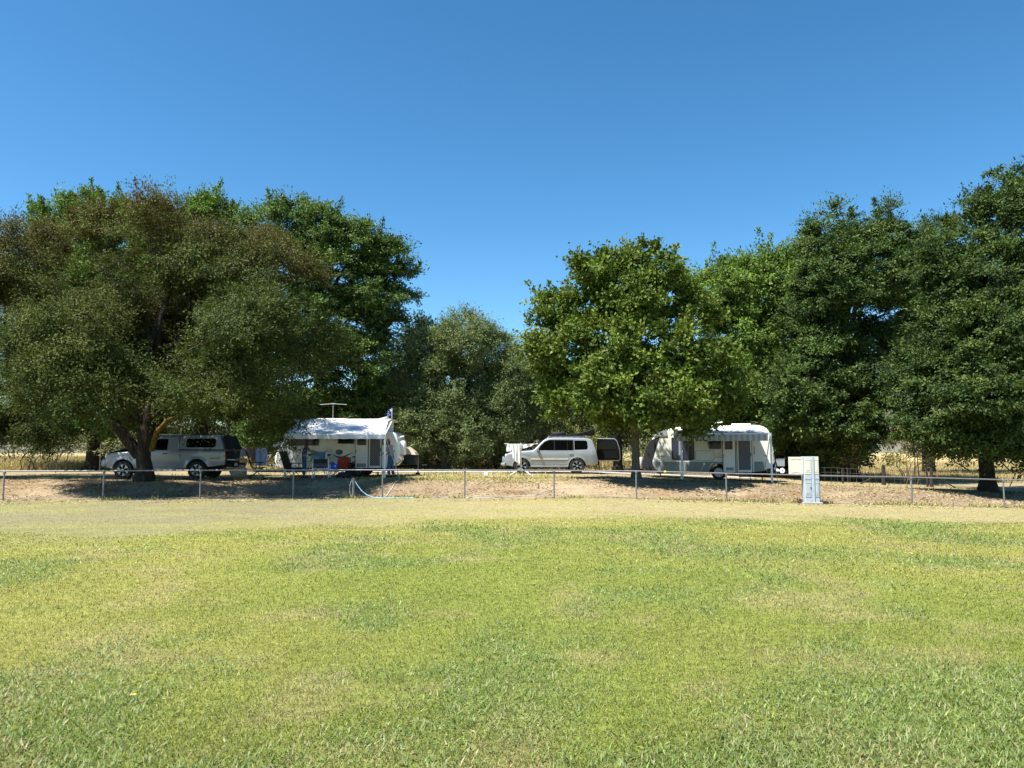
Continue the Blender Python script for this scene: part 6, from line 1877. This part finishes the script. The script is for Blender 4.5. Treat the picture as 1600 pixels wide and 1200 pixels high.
def person(name, label, loc, rotz, sc, J, top, bottom, hat=None, hair=None, sleeve=0.5, short_leg=False):
    """J: joints in a frame where the person faces +x, left is +y, for a 1.70 m figure"""
    t = thing(name, label, 'person', loc, rotz)
    t.scale = (sc, sc, sc)
    V, E, Rd = [], [], []
    def add(p, r, par=None):
        V.append(p); Rd.append(r)
        if par is not None:
            E.append((par, len(V) - 1))
        return len(V) - 1
    def lerp(a, b_, q):
        return tuple(a[i] + (b_[i] - a[i]) * q for i in range(3))
    pel = add(J['pelvis'], (0.105, 0.145))
    wst = add(J['waist'], (0.095, 0.125), pel)
    chs = add(J['chest'], (0.105, 0.150), wst)
    nb_ = add(J['neck'], 0.055, chs)
    hd = add(J['head_base'], 0.060, nb_)
    hm = add(J['head'], (0.090, 0.078), hd)
    add(J['head_top'], 0.070, hm)
    for s in ('l', 'r'):
        sh = add(J['shoulder_' + s], 0.058, chs)
        e_ = add(J['elbow_' + s], 0.042, sh)
        w_ = add(J['wrist_' + s], 0.028, e_)
        d = Vector(J['wrist_' + s]) - Vector(J['elbow_' + s])
        d.normalize()
        sd = d.cross(Vector((0, 0, 1)))
        if sd.length < 0.2:
            sd = Vector((1, 0, 0))
        sd.normalize()
        nrm_ = d.cross(sd)
        wv = Vector(J['wrist_' + s])
        pm = add(tuple(wv + d * 0.06), (0.034, 0.020), w_)
        for k, ln in ((-1.5, 0.065), (-0.5, 0.08), (0.5, 0.085), (1.5, 0.075)):
            f1 = add(tuple(wv + d * 0.10 + sd * 0.017 * k), 0.0095, pm)
            f2 = add(tuple(wv + d * (0.10 + ln * 0.55) + sd * 0.019 * k + nrm_ * 0.012), 0.009, f1)
            add(tuple(wv + d * (0.10 + ln * 0.9) + sd * 0.018 * k + nrm_ * 0.035), 0.008, f2)
        th = add(tuple(wv + d * 0.045 + sd * -0.04), 0.011, pm)
        add(tuple(wv + d * 0.085 + sd * -0.062 + nrm_ * 0.01), 0.0095, th)
        hp = add(J['hip_' + s], 0.085, pel)
        kn = add(J['knee_' + s], 0.055, hp)
        an_ = add(J['ankle_' + s], 0.038, kn)
        f = Vector(J['ankle_' + s])
        add(tuple(f + Vector((0.10, 0, -0.045))), 0.035, an_)
        add(tuple(f + Vector((0.19, 0, -0.055))), 0.028, len(V) - 1)
    body = skin_mesh('body', V, E, Rd, M['skin'], t)
    # face
    hc = Vector(J['head'])
    fwd = Vector(J.get('face', (1, 0, 0))).normalized()
    lf = Vector((0, 0, 1)).cross(fwd)
    part('nose', G().box(hc + fwd * 0.097 + Vector((0, 0, -0.005)), (0.03, 0.026, 0.045), bev=0.01), M['skin'], t)
    for s in (-1, 1):
        part('eye', G().lathe([(0.001, -0.008), (0.012, -0.004), (0.012, 0.004), (0.001, 0.008)], tuple(hc + fwd * 0.082 + lf * s * 0.032 + Vector((0, 0, 0.025))), 'X', 8), M['hair'], t)
        part('ear', G().box(hc + lf * s * 0.082 + Vector((0, 0, 0.005)), (0.035, 0.018, 0.06), bev=0.008), M['skin'], t)
    part('mouth', G().box(hc + fwd * 0.083 + Vector((0, 0, -0.045)), (0.012, 0.045, 0.010), bev=0.003), M['red_fabric'], t)
    # shirt
    V2, E2, R2 = [], [], []
    def add2(p, r, par=None):
        V2.append(p); R2.append(r)
        if par is not None:
            E2.append((par, len(V2) - 1))
        return len(V2) - 1
    a = add2(lerp(J['pelvis'], J['waist'], -0.15), (0.128, 0.168))
    b_ = add2(J['waist'], (0.120, 0.152), a)
    c = add2(J['chest'], (0.125, 0.168), b_)
    add2(lerp(J['chest'], J['neck'], 0.75), 0.075, c)
    for s in ('l', 'r'):
        sh = add2(J['shoulder_' + s], 0.076, c)
        add2(lerp(J['shoulder_' + s], J['elbow_' + s], sleeve), 0.066, sh)
    skin_mesh('shirt', V2, E2, R2, top, t)
    V2, E2, R2 = [], [], []
    a = add2(J['pelvis'], (0.122, 0.158))
    add2(lerp(J['pelvis'], J['waist'], 0.5), (0.112, 0.145), a)
    for s in ('l', 'r'):
        h_ = add2(J['hip_' + s], 0.104, a)
        k_ = add2(J['knee_' + s], 0.082, h_)
        if not short_leg:
            add2(lerp(J['knee_' + s], J['ankle_' + s], 0.92), 0.070, k_)
    skin_mesh('jeans' if not short_leg else 'shorts', V2, E2, R2, bottom, t)
    for s in ('l', 'r'):
        f = Vector(J['ankle_' + s])
        part('shoe', G().box(f + Vector((0.07, 0, -0.045)), (0.27, 0.095, 0.09), bev=0.03), M['dark_grey'], t, smooth=40)
    if hat:
        up_ = Vector((0, 0, 1))
        hz = J['head'][2] + 0.045
        part('hat', G().lathe([(0.19, hz - 0.02), (0.20, hz - 0.012), (0.105, hz + 0.012), (0.10, hz + 0.08), (0.085, hz + 0.115), (0.02, hz + 0.12)], (J['head'][0], J['head'][1], 0), 'Z', 24), hat, t, smooth=50)
    if hair:
        bm = bmesh.new()
        bmesh.ops.create_icosphere(bm, subdivisions=3, radius=1)
        for v in bm.verts:
            c_ = v.co.copy()
            p = hc + Vector((-0.018, 0, 0.02)) + Vector((c_.x * 0.108, c_.y * 0.098, c_.z * 0.115))
            if c_.x > 0.35 and c_.z < 0.45:
                p = hc + Vector((0.03, c_.y * 0.07, c_.z * 0.08))
            if c_.z < -0.2 and c_.x < 0.3:
                p.z -= 0.07
            v.co = p
        bm.verts.index_update()
        g = G().add([v.co[:] for v in bm.verts], [[v.index for v in f.verts] for f in bm.faces])
        bm.free()
        part('hair', g, hair, t, smooth=60)
    return t

STAND = dict(pelvis=(0, 0, 0.93), waist=(0.0, 0, 1.10), chest=(0.0, 0, 1.30), neck=(0.01, 0, 1.45), head_base=(0.02, 0, 1.50), head=(0.035, 0, 1.58), head_top=(0.03, 0, 1.65),
             shoulder_l=(0, 0.185, 1.37), elbow_l=(-0.03, 0.25, 1.10), wrist_l=(0.03, 0.26, 0.86), shoulder_r=(0, -0.185, 1.37), elbow_r=(-0.03, -0.25, 1.10), wrist_r=(0.03, -0.26, 0.86),
             hip_l=(0, 0.10, 0.86), knee_l=(0.02, 0.11, 0.47), ankle_l=(0, 0.11, 0.09), hip_r=(0, -0.10, 0.86), knee_r=(0.02, -0.11, 0.47), ankle_r=(0, -0.11, 0.09))
# man in a tan hat stooping a little towards the caravan, seen from behind his left side
JM = dict(STAND)
JM.update(chest=(0.06, 0, 1.29), waist=(0.02, 0, 1.10), neck=(0.11, 0, 1.43), head_base=(0.14, 0, 1.475), head=(0.175, 0, 1.545), head_top=(0.185, 0, 1.62),
          shoulder_l=(0.06, 0.185, 1.36), elbow_l=(0.16, 0.24, 1.12), wrist_l=(0.36, 0.20, 1.00), shoulder_r=(0.06, -0.185, 1.36), elbow_r=(0.14, -0.24, 1.12), wrist_r=(0.34, -0.22, 0.98),
          knee_l=(0.05, 0.12, 0.47), ankle_l=(0.03, 0.13, 0.09), knee_r=(0.0, -0.11, 0.47), ankle_r=(-0.08, -0.12, 0.09))
D = 33.45
x = X(612.5, D)
person('person', 'man in a tan brimmed hat and blue jeans behind the awning post', (x, D, gz(x, D)), R(165), 0.985, JM, M['shirt_grey'], M['denim'], hat=M['hat'], hair=M['hair'])
# woman in a printed blouse, arm stretched to the tub
JW = dict(STAND)
JW.update(chest=(0.05, 0, 1.28), neck=(0.09, 0, 1.42), head_base=(0.115, 0, 1.465), head=(0.15, 0, 1.54), head_top=(0.15, 0, 1.61),
          shoulder_l=(0.05, 0.165, 1.35), elbow_l=(0.24, 0.22, 1.20), wrist_l=(0.46, 0.14, 1.16), shoulder_r=(0.05, -0.165, 1.35), elbow_r=(0.25, -0.21, 1.22), wrist_r=(0.48, -0.12, 1.18))
D = 32.75
x = X(478, D)
person('person', 'woman in a navy printed blouse and jeans reaching to the tub', (x, D, gz(x, D)), R(20), 0.955, JW, M['blouse'], M['denim'], hair=M['hair'], sleeve=0.75)
